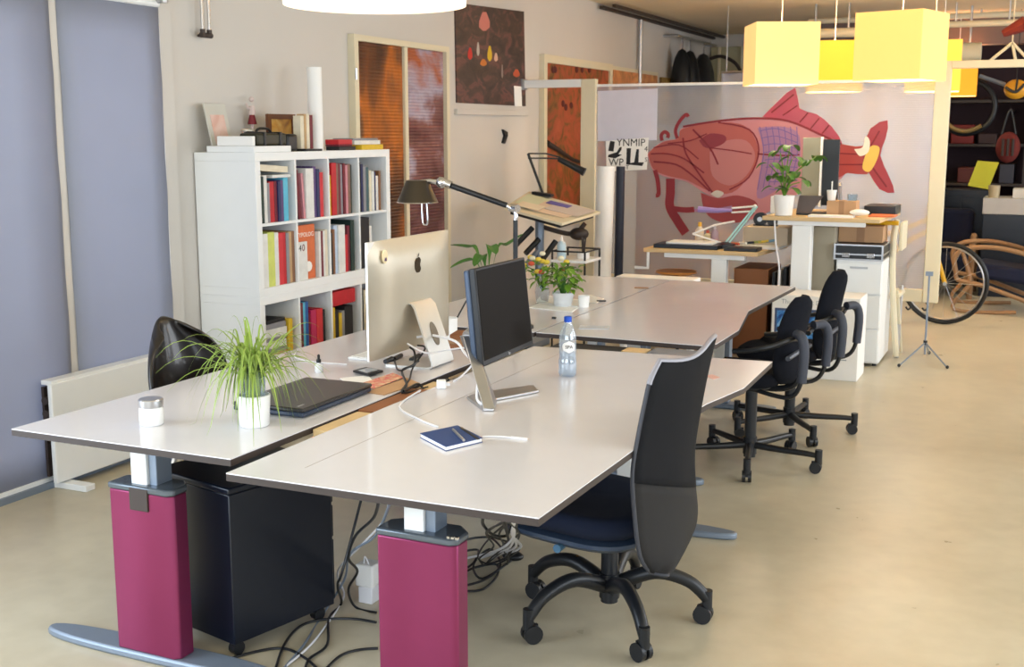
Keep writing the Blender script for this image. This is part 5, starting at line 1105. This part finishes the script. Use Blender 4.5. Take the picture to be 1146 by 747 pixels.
# edge-on all in one screen
t = thing('second_desktop_computer', 'silver and black screen on the standing desk in front of the fish tail', 'computer', (-1.35, 8.8, zh))
p0 = py(897, 225, 8.7); p1 = py(918, 155, 8.7)
obj('side_shell', box(BM(), py(897, 200, 8.75).x, py(917, 200, 8.75).x, 8.75, 8.77, zh+.05, py(900, 154, 8.75).z), mat('khaki_aluminium', (150, 142, 118), .4, metal=.4), t, bev=.003)
obj('edge_band', box(BM(), py(917, 200, 8.75).x+.0005, py(919, 200, 8.75).x+.002, 8.74, 8.775, zh+.04, py(900, 154, 8.75).z+.005), 'paper', t)
obj('screen', box(BM(), py(919, 200, 8.75).x+.004, py(938, 200, 8.75).x, 8.755, 8.775, zh+.05, py(900, 156, 8.75).z), 'black', t, bev=.003)
obj('stand', tube(BM(), [(-1.38, 8.79, zh+.2), (-1.38, 8.86, zh+.05), (-1.38, 8.86, zh+.008)], .03, 8, flat=.3), 'steel', t); obj('stand_foot', box(BM(), -1.46, -1.3, 8.72, 8.92, zh, zh+.008), 'steel', t)
def crate(name, label, x0, x1, y0, y1, z0, h, m='card', lidtape=True):
    t = thing(name, label, 'box', ((x0+x1)/2, (y0+y1)/2, z0)); obj('box_body', box(BM(), x0, x1, y0, y1, z0, z0+h), m, t, bev=.002)
    if lidtape: xm = (x0+x1)/2; obj('tape_strip', box(BM(), xm-(x1-x0)*.09, xm+(x1-x0)*.09, y0-.001, y1+.001, z0+.0005, z0+h+.001), 'tape', t)
    return t
a = py(925, 236, 8.35); b = py(958, 236, 8.35); crate('cardboard_box', 'small cardboard box with tape on the standing desk', a.x, b.x, 8.35, 8.5, zh, .105)
q = Vector(((a.x+b.x)/2-.08, 8.42, zh+.1065)); t = thing('paper_cup', 'white cup with a straw standing on the small cardboard box', 'cup', q); obj('cup', lathe(BM(), [(.026, 0), (.034, .07), (.03, .07), (.024, .005)], q), 'paper', t); obj('straw', tube(BM(), [q+Vector((0, 0, .02)), q+Vector((.0, 0, .13))], .004, 6), 'paper', t)
q = q+Vector((.14, 0, 0)); tb('frosted_tumbler', lathe(BM(), [(.03, 0), (.034, .045), (.03, .045), (.027, .005)], q), 'glassc', 'clear tumbler right of the paper cup on the small cardboard box', 'cup')
tb('black_document_tray', box(BM(), py(967, 222, 8.6).x, py(1006, 222, 8.6).x-.02, 8.62, 8.95, zh, zh+.062), 'black', 'black document tray at the right end of the standing desk', 'tray', bev=.004)
tb('white_letter_pile', box(BM(), py(905, 241, 8.25).x, py(955, 240, 8.25).x, 8.22, 8.34, zh, zh+.014), 'paper', 'flat white letters at the front of the standing desk', 'paper', bev=.002)
tb('crumpled_tissue', ball(BM(), py(962, 238, 8.3)+Vector((0, 0, -.0)), .045, (1.5, 1, .5), 8), 'paper', 'crumpled white tissue at the front right of the standing desk', 'tissue')
tb('orange_folder', box(BM(), -1.12, -.95, 8.4, 8.6, zh, zh+.01), bmat('orange'), 'thin orange folder in front of the black tray', 'folder')
tb('white_stationery_box', box(BM(), py(862, 235, 8.5).x, py(874, 235, 8.5).x, 8.5, 8.6, zh, zh+.12), 'paper', 'small white and blue box behind the plant pot', 'box', bev=.003)

# computer cardboard box, drawer unit, case, boxes
t = thing('computer_carton', 'large white computer carton printed with a blue screen, behind the padded chairs', 'box', (-1.35, 8.0, 0))
bx0, bx1, by0, by1, bh = -1.64, -1.07, 7.86, 8.18, .55
obj('carton', box(BM(), bx0, bx1, by0, by1, 0, bh), 'paper', t, bev=.003)
pic0 = py(866, 345, by0-.001); pic1 = py(938, 400, by0-.001)
obj('printed_monitor', box(BM(), bx0+.02, bx0+.02+.42, by0-.002, by0-.0003, .17, .46), mat('print_slate', (70, 84, 120), .4), t)
obj('printed_screen', box(BM(), bx0+.035, bx0+.02+.405, by0-.0032, by0-.0021, .19, .445), art('blue_nebula_print', [(0.35, (24, 70, 140)), (.5, (60, 130, 200)), (.62, (150, 200, 236)), (.8, (40, 70, 150))], 6, .4, dist=3), t)
obj('printed_foot', box(BM(), bx0+.2, bx0+.5, by0-.002, by0-.0003, .135, .142), mat('print_grey', (160, 170, 176), .5), t)
text('carton_text', 'Thunderbolt Display', .042, ((bx0+bx1)/2-.05, by0-.0008, .505), (1, 0, 0), (0, 0, 1), mat('pale_grey_ink', (170, 176, 180), .6), t)
t = thing('white_drawer_unit', 'white drawer cabinet beside the standing desk', 'cabinet', (-1.15, 8.7, 0))
dx0, dx1 = py(933, 350, 8.42).x, py(985, 350, 8.42).x
obj('carcass', box(BM(), dx0, dx1, 8.44, 9.0, .02, .74), 'white', t, bev=.004)
for k, (a, b) in enumerate(((.03, .26), (.27, .50), (.51, .72))):
    d = obj('drawer', box(BM(), dx0+.006, dx1-.006, 8.422, 8.4395, a, b), 'white', t, bev=.002); obj('drawer_handle', box(BM(), (dx0+dx1)/2-.06, (dx0+dx1)/2+.06, 8.412, 8.4215, b-.035, b-.022), 'steel', d)
for a in (dx0+.03, dx1-.03):
    for b in (8.48, 8.96): obj('foot', cyl(BM(), (a, b, 0), (a, b, .0195), .015, n=10), 'black', t)
t = thing('flight_case', 'black and silver hard case lying on the white drawer cabinet', 'case', ((dx0+dx1)/2, 8.6, .741))
cx0, cx1 = dx0-.02, dx1-.0; z0 = .7405
obj('case_body', box(BM(), cx0+.004, cx1-.004, 8.434, 8.80, z0+.003, z0+.107), 'black', t, bev=.003)
bm = BM()
for zz in (z0, z0+.035, z0+.10):
    h_ = .01; box(bm, cx0, cx1, 8.43, 8.4345, zz, zz+h_); box(bm, cx0, cx0+.0045, 8.435, 8.80, zz, zz+h_); box(bm, cx1-.0045, cx1, 8.435, 8.80, zz, zz+h_)
for xx in (cx0, cx1-.012): box(bm, xx, xx+.012, 8.428, 8.4344, z0, z0+.11)
obj('metal_trim', bm, 'steel', t)
for f in (.25, .75): xx = cx0+(cx1-cx0)*f; obj('latch', box(BM(), xx-.025, xx+.025, 8.422, 8.4295, z0+.02, z0+.05), 'chrome', t, bev=.002)
crate('cardboard_box', 'wide cardboard box lying on the hard case under the standing desk', cx0+.0, cx1-.03, 8.6, 8.85, z0+.1105, .115)
tb('yellow_tube', tube(BM(), [(cx0+.04, 8.70, z0+.2455), (cx1+.06, 8.70, z0+.2455)], .016, 10), 'yellow', 'yellow mailing tube lying on the wide cardboard box', 'tube')
tb('beige_tall_box', box(BM(), py(908, 300, 8.5).x, dx0-.025, 8.5, 8.9, .40, .96), mat('greige_card', (176, 168, 148), .8), 'tall beige box between the desk column and the drawer cabinet', 'box', bev=.004)
tb('white_storage_box', box(BM(), py(908, 300, 8.5).x+.035, dx0-.006, 8.36, 8.95, .0, .3995), mat('offwhite_card', (222, 222, 206), .7), 'off-white storage box under the tall beige box', 'box', bev=.004)
t = thing('cream_folding_chair', 'narrow cream folding chair seen from the side right of the drawer cabinet', 'chair', (-.93, 8.9, 0))
bm = BM(); tube(bm, [py(1004, 246, 8.8), py(1000, 270, 8.8), py(999, 320, 8.8), (-.93, 8.8, .02)], .022, 8, True); obj('back_frame', bm, 'cream', t)
obj('leg', tube(BM(), [(-.95, 8.82, .5), (-.93, 9.1, .0)], .014, 8), 'cream', t); obj('leg', tube(BM(), [(-.95, 9.1, .5), (-.93, 8.86, .0)], .014, 8), 'steel', t); obj('seat', box(BM(), -.97, -.93, 8.82, 9.15, .44, .47), 'cream', t, bev=.005)
obj('back_slat', box(BM(), -.955, -.93, 8.82, 9.1, .78, .98), 'cream', t, bev=.006)
# light stand tripod
t = thing('light_stand', 'thin grey light stand tripod on the floor below the partition post', 'tripod', (-.74, 8.78, 0))
tp_ = Vector((-.735, 8.8, 0)); obj('pole', cyl(BM(), tp_+Vector((0, 0, .05)), tp_+Vector((0, 0, .62)), .007, n=8), 'grey', t); obj('collar', cyl(BM(), tp_+Vector((0, 0, .12)), tp_+Vector((0, 0, .15)), .014, n=10), 'black', t)
for q in (pz(1006, 411, 0), pz(1060, 413, 0), Vector((-.73, 9.1, 0))):
    lg = obj('leg', tube(BM(), [tp_+Vector((0, 0, .135)), q+Vector((0, 0, .008))], .006, 6), 'grey', t); obj('rubber_foot', ball(BM(), q+Vector((0, 0, .012)), .012), 'black', lg)
obj('head_clamp', obox(BM(), tp_+Vector((0, 0, .63)), (.05, .03, .03)), 'grey', t)

# ================================================================== BEHIND THE PARTITION
t = thing('yellow_bicycle', 'yellow bicycle parked behind the partition, front wheel showing below it', 'bicycle', (-1.2, 10.6, 0))
WY = 10.6; wx = [py(1056, 340, WY).x, py(1056, 340, WY).x-1.02]
for x in wx:
    bm = BM(); tube(bm, [(x+.335*math.cos(a), WY, .352+.335*math.sin(a)) for a in [i*math.pi/20 for i in range(40)]], .017, 8, closed=True, up=(0, 1, 0)); w = obj('tyre', bm, 'black', t)
    bm = BM(); tube(bm, [(x+.31*math.cos(a), WY, .352+.31*math.sin(a)) for a in [i*math.pi/20 for i in range(40)]], .008, 6, closed=True, up=(0, 1, 0)); cyl(bm, (x, WY-.04, .352), (x, WY+.04, .352), .015, n=10)
    for i in range(16): a = i*math.pi/8; tube(bm, [(x, WY, .352), (x+.31*math.cos(a), WY, .352+.31*math.sin(a))], .0015, 4)
    obj('rim', bm, 'steel', w)
hx = wx[0]-.16
bm = BM(); tube(bm, [(wx[0], WY, .352), (hx+.02, WY, .78), (hx-.02, WY, .92)], .018, 8, True); tube(bm, [(hx+.01, WY, .80), (hx-.25, WY, .62), (hx-.45, WY, .34)], .022, 8, True)
tube(bm, [(hx-.02, WY, .88), (hx-.3, WY, .76), (hx-.56, WY, .74)], .02, 8, True); tube(bm, [(hx-.45, WY, .32), (hx-.6, WY, .88)], .018, 8); tube(bm, [(wx[1], WY, .352), (hx-.45, WY, .33)], .012, 8); tube(bm, [(wx[1], WY, .352), (hx-.57, WY, .76)], .012, 8)
obj('bicycle_frame', bm, 'yellow', t)
bm = BM(); tube(bm, [(hx-.02, WY, .90), (hx-.01, WY, 1.02), (hx+.06, WY, 1.06)], .014, 8, True); tube(bm, [(hx+.06, WY-.28, 1.05), (hx+.07, WY, 1.06), (hx+.06, WY+.28, 1.05)], .014, 8, True); obj('handlebar', bm, 'steel', t)
bm = BM(); tube(bm, [(hx-.72, WY, .95), (hx-.55, WY, .95), (hx-.46, WY, .94)], (.07, .02), 10, flat=.4); obj('saddle', bm, 'black', t)
bm = BM(); cyl(bm, (hx-.45, WY-.05, .33), (hx-.45, WY-.04, .33), .09, n=20); tube(bm, [(hx-.45, WY-.07, .33), (hx-.36, WY-.08, .2)], .009, 6); box(bm, hx-.40, hx-.31, WY-.14, WY-.08, .185, .205); obj('crankset', bm, 'black', t)
# armchair with bent wood arms
t = thing('blue_armchair', 'navy blue armchair with bent birch arms at the right edge behind the partition', 'armchair', (-.1, 11.9, 0))
ax = -.30; 
for yy, dx in ((11.35, -.0), (12.0, -.06)):
    bm = BM(); tube(bm, [(ax-.42+dx, yy, .36), (ax-.44+dx, yy, .50), (ax-.34+dx, yy, .585), (ax-.1+dx, yy, .60), (ax+.15+dx, yy, .55), (ax+.45+dx, yy, .44)], .022, 8, True, up=(0, 1, 0), flat=1.0)
    tube(bm, [(ax-.42+dx, yy, .38), (ax-.40+dx, yy, .30), (ax-.2+dx, yy, .26), (ax+.1+dx, yy, .16), (ax+.45+dx, yy, .03)], .02, 8, True, up=(0, 1, 0))
    tube(bm, [(ax-.36+dx, yy, .5), (ax-.3+dx, yy, .28), (ax-.42+dx, yy, .03), (ax+.1+dx, yy, .03)], .018, 8, True, up=(0, 1, 0)); obj('bentwood_arm', bm, 'bent', t)
obj('seat_cushion', obox(BM(), (ax+.05, 11.68, .35), (.62, .54, .14), ry=.12), 'blue', t, bev=.04); obj('back_cushion', obox(BM(), (ax+.36, 11.68, .68), (.16, .54, .78), ry=.32), 'blue', t, bev=.05); obj('head_cushion', obox(BM(), (ax+.37, 11.66, .98), (.14, .46, .2), ry=.32), 'blue', t, bev=.05)
t = thing('second_armchair', 'dark blue armchair half hidden behind the bicycle wheel', 'armchair', (-1.0, 13.2, 0))
obj('seat_cushion', box(BM(), -1.06, -.68, 12.35, 12.8, .22, .42), 'blue', t, bev=.05); obj('back_cushion', box(BM(), -1.06, -.68, 12.8, 12.98, .2, .85), 'blue', t, bev=.05)
for xx in (-1.09, -.65): obj('arm', tube(BM(), [(xx, 12.95, .0), (xx, 12.95, .45), (xx, 12.7, .58), (xx, 12.35, .55), (xx, 12.32, .0)], .03, 8, True), 'bent', t)
# dark storage corner
t = thing('storage_shelf', 'dark metal storage shelf against the far plum wall', 'shelf', (-.3, 15.1, 0))
for xx in (-1.3, -.3, .7): obj('upright', box(BM(), xx, xx+.04, 14.85, 15.4, 0, 2.0), 'edge', t)
for zz in (.55, 1.0, 1.45, 1.95): obj('shelf_board', box(BM(), -1.3, .74, 14.84, 15.41, zz, zz+.03), 'edge', t)
for i, (x0, w_, z0, h_, c, lab) in enumerate(((-1.1, .25, 1.48, .22, (120, 36, 34), 'dark red box on the upper storage shelf'), (-.8, .2, 1.48, .12, (60, 40, 40), 'low brown box on the upper storage shelf'), (-.55, .16, 1.03, .22, (60, 60, 70), 'grey crate on the middle storage shelf'),
     (-1.0, .2, 1.03, .18, (90, 40, 36), 'rust box on the middle storage shelf'), (-.2, .3, 1.48, .3, (150, 50, 40), 'orange red bin on the upper storage shelf'), (-1.15, .3, .58, .25, (40, 42, 60), 'navy crate on the lower storage shelf'), (-.7, .28, .58, .22, (70, 66, 70), 'charcoal crate on the lower storage shelf'))):
    tb('storage_box', box(BM(), x0, x0+w_, 14.9, 15.3, z0+.0005, z0+h_), mat('store_%d' % i, c, .6), lab, 'box', 'boxes on the storage shelf', bev=.01)
q = py(1095, 185, 13.5)
tb('yellow_green_board', slab(BM(), [py(1083, 208, 13.4), py(1106, 212, 13.4), py(1118, 182, 13.5), py(1094, 180, 13.5)], (0, .03, 0)), mat('lime_board', (190, 190, 50), .5), 'tilted yellow green board on the dark cabinet behind the armchair', 'board')
t = thing('dark_cabinet', 'dark low cabinet behind the armchairs', 'cabinet', (-.6, 13.9, 0))
obj('body', box(BM(), -1.15, -.5, 13.35, 13.8, 0, py(1090, 212, 13.4).z), 'cab', t, bev=.01); obj('door', box(BM(), -1.13, -.84, 13.33, 13.3495, .04, .95), 'cab', t); obj('door', box(BM(), -.82, -.53, 13.33, 13.3495, .04, .95), 'cab', t)
zc_ = py(1120, 222, 12.6).z
t = thing('white_side_cabinet', 'white topped side cabinet at the right edge behind the blue armchair', 'cabinet', (-.1, 12.8, 0))
obj('body', box(BM(), py(1101, 230, 12.6).x, .4, 12.6, 13.1, 0, zc_-.16), 'cab', t, bev=.004); obj('drawer', box(BM(), py(1101, 230, 12.6).x-.01, .41, 12.59, 13.11, zc_-.1595, zc_), mat('grey_white_top', (176, 176, 178), .5), t, bev=.006)
q = py(1112, 222, 12.7); q.z = zc_; tb('beige_cup', lathe(BM(), [(.05, 0), (.055, .12), (.05, .12), (.045, .01)], q), mat('beige_ceramic', (176, 160, 128), .4), 'beige cup on the white topped side cabinet', 'cup')
tb('white_paper_stack', box(BM(), -.33, -.05, 12.7, 13.0, zc_, zc_+.09), mat('dim_paper', (196, 196, 192), .6), 'white paper stack beside the beige cup at the right edge', 'paper', bev=.003)
t = thing('hanging_red_bag', 'red and black striped bag hanging on the dark wall at the right edge', 'bag', (-.45, 14.7, 1.1))
q = py(1128, 165, 14.0); obj('bag_body', ball(BM(), q, .14, (.9, .5, 1.2), 14), mat('red_cloth', (104, 34, 30), .8), t)
for k in (-1, 0, 1): obj('stripe', tube(BM(), [q+Vector((k*.05, -.066, .09)), q+Vector((k*.05, -.073, 0)), q+Vector((k*.05, -.066, -.09))], .014, 6, True), 'edge', t)
obj('wall_peg', cyl(BM(), (q.x, 13.98, q.z+.40), (q.x, 15.48, q.z+.40), .012, n=8), 'edge', t)
obj('bag_strap', tube(BM(), [q+Vector((-.07, 0, .14)), q+Vector((0, 0, .4)), q+Vector((.07, 0, .14))], .012, 6, True), 'black', t)
q = py(1137, 100, 13.6); t = thing('yellow_round_lantern', 'round yellow object with black bands hanging at the upper right edge', 'lantern', q)
obj('lantern_body', ball(BM(), q, .12, (1, .6, .85), 14), mat('amber_yellow', (226, 160, 40), .5), t); bm = BM(); tube(bm, [q+Vector((-.1, -.075, .02)), q+Vector((0, -.08, -.03)), q+Vector((.08, -.075, .05))], .014, 6, True); tube(bm, [q+Vector((0, -.07, -.03)), q+Vector((.01, -.07, .1))], .01, 6); obj('black_bands', bm, 'black', t); obj('hanging_cord', cyl(BM(), q+Vector((0, 0, .1)), (q.x, q.y, ZC), .004, n=6), 'black', t)
t = thing('hanging_hoop', 'dark round hoop hung on the plum wall under the small yellow lamp', 'wheel', (-1.0, 14.6, 1.2))  # dark arc of unknown kind, built as a plain hoop
q = py(1082, 118, 14.6); bm = BM(); tube(bm, [q+Vector((.3*math.cos(a), 0, .3*math.sin(a)-.02)) for a in [i*math.pi/16 for i in range(32)]], .03, 8, closed=True, up=(0, 1, 0)); obj('tyre', bm, 'black', t); obj('lower_strip', tube(BM(), [q+Vector((.27*math.cos(a), -.04, .27*math.sin(a)-.02)) for a in (3.6, 4.2, 4.8, 5.4)], .025, 8, True), mat('olive_strip', (120, 100, 60), .5), t); obj('wall_peg', cyl(BM(), q+Vector((0, 0, .3)), (q.x, 15.45, q.z+.3), .015), 'black', t)
# grey rod and hanging mic-like bar
tb('grey_rod', tube(BM(), [py(1096, 85, 13.8), py(1125, 95, 13.8)], .022, 8), 'grey', 'grey rod fixed diagonally on the dark wall right of the small yellow lamp', 'rod')
t = thing('hanging_tripod', 'pale tripod with dark red cloth standing above the right frame head', 'tripod', py(1132, 70, 12.0))
q = py(1133, 48, 12.0)
for e in (py(1107, 69, 12.0), py(1137, 70, 12.0), py(1150, 66, 12.0)): obj('leg', tube(BM(), [q, e], .014, 6), 'cream', t)
bm = BM(); tube(bm, [py(1122, 38, 12.0), py(1133, 33, 12.0), py(1148, 26, 12.0)], (.03, .07), 8, True); obj('red_cloth', bm, mat('dark_red_cloth', (120, 40, 30), .8), t); obj('hanger', cyl(BM(), q, (q.x, q.y, ZC), .006, n=6), 'cream', t)
# ceiling services
for i, (x0, y0_, x1, y1_, Y_, r, lab) in enumerate(((900, 38, 962, 36, 12.2, .045, 'thick cream pipe under the ceiling between the big square lamps'), (1050, 28, 1150, 24, 12.6, .03, 'cream pipe under the ceiling above the tripod at upper right'), (905, 23, 1150, 17, 13.4, .03, 'thin pipe running highest under the ceiling at the right'))):
    a, b = py(x0, y0_, Y_), py(x1, y1_, Y_); b.z = a.z = min(a.z, 2.8); o_ = obj('ceiling_pipe', BM() if False else cyl(BM(), (a.x, Y_, a.z), (b.x, Y_, a.z), r, n=12), 'cream'); tag(o_, lab, 'pipe', 'pipes under the ceiling')
    for f in (.2, .8): obj('pipe_hanger', cyl(BM(), (a.x+(b.x-a.x)*f, Y_, a.z+r), (a.x+(b.x-a.x)*f, Y_, ZC), .01, n=6), 'steel', o_)
q = py(1085, 58, 13.0); tb('round_duct', cyl(BM(), (q.x-.2, 13, q.z), (q.x+.11, 13, q.z), .09, n=20), 'cream', 'short thick cream duct behind the rearmost square lamp', 'duct')
obj('duct_hanger', cyl(BM(), (q.x, 13, q.z+.09), (q.x, 13, ZC), .012, n=6), 'steel', bpy.data.objects['round_duct'])
struct('trim_5', box(BM(), -2.9, XR, 14.0, 14.25, 2.55, ZC), mat('mauve_beam', (120, 104, 100), .8))
# far left: hanging dark garments and window
for i, (yy, w_, lab) in enumerate(((13.62, .13, 'thin black garment bag leftmost on the rail high on the left wall'), (13.95, .15, 'black garment bag second on the rail high on the left wall'), (14.55, .36, 'widest black rounded garment bag on the rail high on the left wall'))):
    t = thing('hanging_garment', lab, 'garment', (-4.0, yy, 1.75), group='black garments on the wall rail'); bm = BM(); ball(bm, (-3.99, yy, 2.13), .42, (.3, w_/.42, 1.05), 14); obj('garment_body', bm, 'black', t); obj('hanger_hook', tube(BM(), [(-3.99, yy, 2.56), (-3.99, yy, 2.70)], .01, 6), 'chrome', t)
qa = py(752, 45, 14.6); tb('garment_rail', tube(BM(), [(-4.15, 13.4, 2.70), (-3.99, 13.4, 2.70), (-3.99, 15.1, 2.70), (-4.15, 15.1, 2.70)], .014, 8), 'steel', 'steel rail high on the left wall carrying the black garments', 'rail')
t = thing('arched_lattice', 'cream window-like panel with a dark arched bar at the far wall', 'panel', (-3.6, 15.4, 1.5))
qa, qb = py(795, 60, 15.4).x, py(828, 60, 15.4).x+.3
obj('panel', box(BM(), qa, qb, 15.43, 15.47, 1.5, 2.7), mat('sage_panel', (178, 172, 140), .7), t)
for xx in (qa+.1, qa+.4, qb-.2): obj('bar', box(BM(), xx, xx+.03, 15.40, 15.4295, 1.5, 2.7), 'cream', t)
obj('arched_bar', tube(BM(), [py(790, 68, 15.3), py(806, 63, 15.3), py(822, 70, 15.3), py(830, 82, 15.3)], .022, 8, True), 'edge', t)
# brown blurred things seen through the sheet
t = thing('wooden_cupboard', 'brown wooden cupboard glimpsed through the left of the frosted partition', 'cupboard', (-3.2, 10.9, 0))
obj('body', box(BM(), -3.55, -2.75, 10.7, 11.2, 0, 1.45), 'wood', t, bev=.01); obj('door', box(BM(), -3.53, -3.16, 10.68, 10.699, .05, 1.4), 'wood', t); obj('door', box(BM(), -3.14, -2.77, 10.68, 10.699, .05, 1.4), 'wood', t)
t = thing('added_backing_sheet', 'added pale blue grey backing sheet behind the partition with the painted fish', 'backing sheet', (-2.3, 12, 0))  # sheet added behind the frosted panel to brighten and cool its tint
bm = BM(); rows = [[(-3.1+.0265*i, 12+.018*math.sin(i*.5), z) for i in range(81)] for z in (.0, 1.2, 2.2)]; grid(bm, rows); obj('cloth', bm, mat('blue_grey_backing', (166, 178, 206), .9), t, solid=.01)
obj('backing_rod', cyl(BM(), (-3.1, 12, 2.21), (-.95, 12, 2.21), .012, n=8), 'steel', t)
for xx in (-3.05, -1.0): obj('rod_hanger', cyl(BM(), (xx, 12, 2.2), (xx, 12, ZC), .006, n=6), 'steel', t)

# ================================================================== LAMPS
glow_d = mat('drum_diffuser_glow', (255, 246, 228), .6, emis=3.2, var=.01)
shade_d = mat('drum_shade_glow', (255, 236, 214), .7, emis=.6, var=.01)
t = thing('round_drum_lamp', 'large round white drum pendant lamp cut by the top of the picture', 'pendant lamp', (-2.068, 3.485, 2.03))
c = (-2.068, 3.485, 2.03)
bm = BM(); lathe(bm, [(.296, 0), (.30, 0), (.30, .26), (.296, .26)], c, 48); obj('drum_shade', bm, shade_d, t); obj('diffuser', lathe(BM(), [(.294, .004), (.294, .008)], c, 48), glow_d, t)
obj('cord', cyl(BM(), (c[0], c[1], 2.29), (c[0], c[1], ZC), .004, n=6), 'cable', t); obj('ceiling_rose', lathe(BM(), [(.05, -.03), (.05, 0)], (c[0], c[1], ZC), 20), 'paper', t)
bulb('drum_bulb', (c[0], c[1], 1.98), 9, (1, .9, .76), .2)
def square_lamp(label, x, y, zb, s, h, rz, e, col, power):
    t = thing('square_pendant_lamp', label, 'pendant lamp', (x, y, zb), rz, 'square pendant lamps'); k = s/2; th = .006
    mx = Matrix.Translation((x, y, zb)) @ Matrix.Rotation(rz, 4, 'Z'); m = mat('lamp_shade_%d_%d' % (int(e*100), col[2]), col, .8, emis=e, var=.02, scale=3)
    bm = BM(); box(bm, -k, k, -k, -k+th, 0, h, mx); box(bm, -k, k, k-th, k, 0, h, mx); box(bm, -k, -k+th, -k+th, k-th, 0, h, mx); box(bm, k-th, k, -k+th, k-th, 0, h, mx); obj('lamp_shade', bm, m, t)
    obj('diffuser', box(BM(), -k+th, k-th, -k+th, k-th, .006, .012, mx), mat('diffuser_warm', (255, 236, 190), .6, emis=2.4, var=.01), t)
    obj('cord', cyl(BM(), (x, y, zb+h-.1), (x, y, ZC), .004, n=6), 'cable', t); obj('spider_bar', box(BM(), -k+th, k-th, -.006, .006, h-.1, h-.09, mx), 'steel', t)
    bulb('lamp_bulb', (x, y, zb-.06), power*.5, (1, .92, .8), .15)
    bulb('upper_bulb', (x, y, zb+.31), power*1.9, (1, .86, .64), .06)
square_lamp('large pale yellow square pendant lamp, leftmost of the square lamps', -1.80, 8.6, 1.945, .44, .42, math.radians(24), .62, (255, 211, 138), 12)
square_lamp('large yellow square pendant lamp in front of the partition, corner towards the camera', -.97, 8.45, 1.955, .455, .44, math.radians(-16), .58, (255, 205, 118), 12)
square_lamp('deep yellow square pendant lamp between and behind the two large ones', -1.76, 10.6, 1.955, .44, .42, math.radians(14), .6, (250, 196, 64), 30)
square_lamp('yellow square pendant lamp peeking out right of the cornered lamp', -.98, 10.9, 1.955, .44, .42, math.radians(5), .6, (250, 202, 80), 30)
square_lamp('small distant orange yellow square lamp inside the right hand opening', -1.0, 14.0, 2.0, .40, .40, math.radians(4), .6, (250, 176, 50), 6)
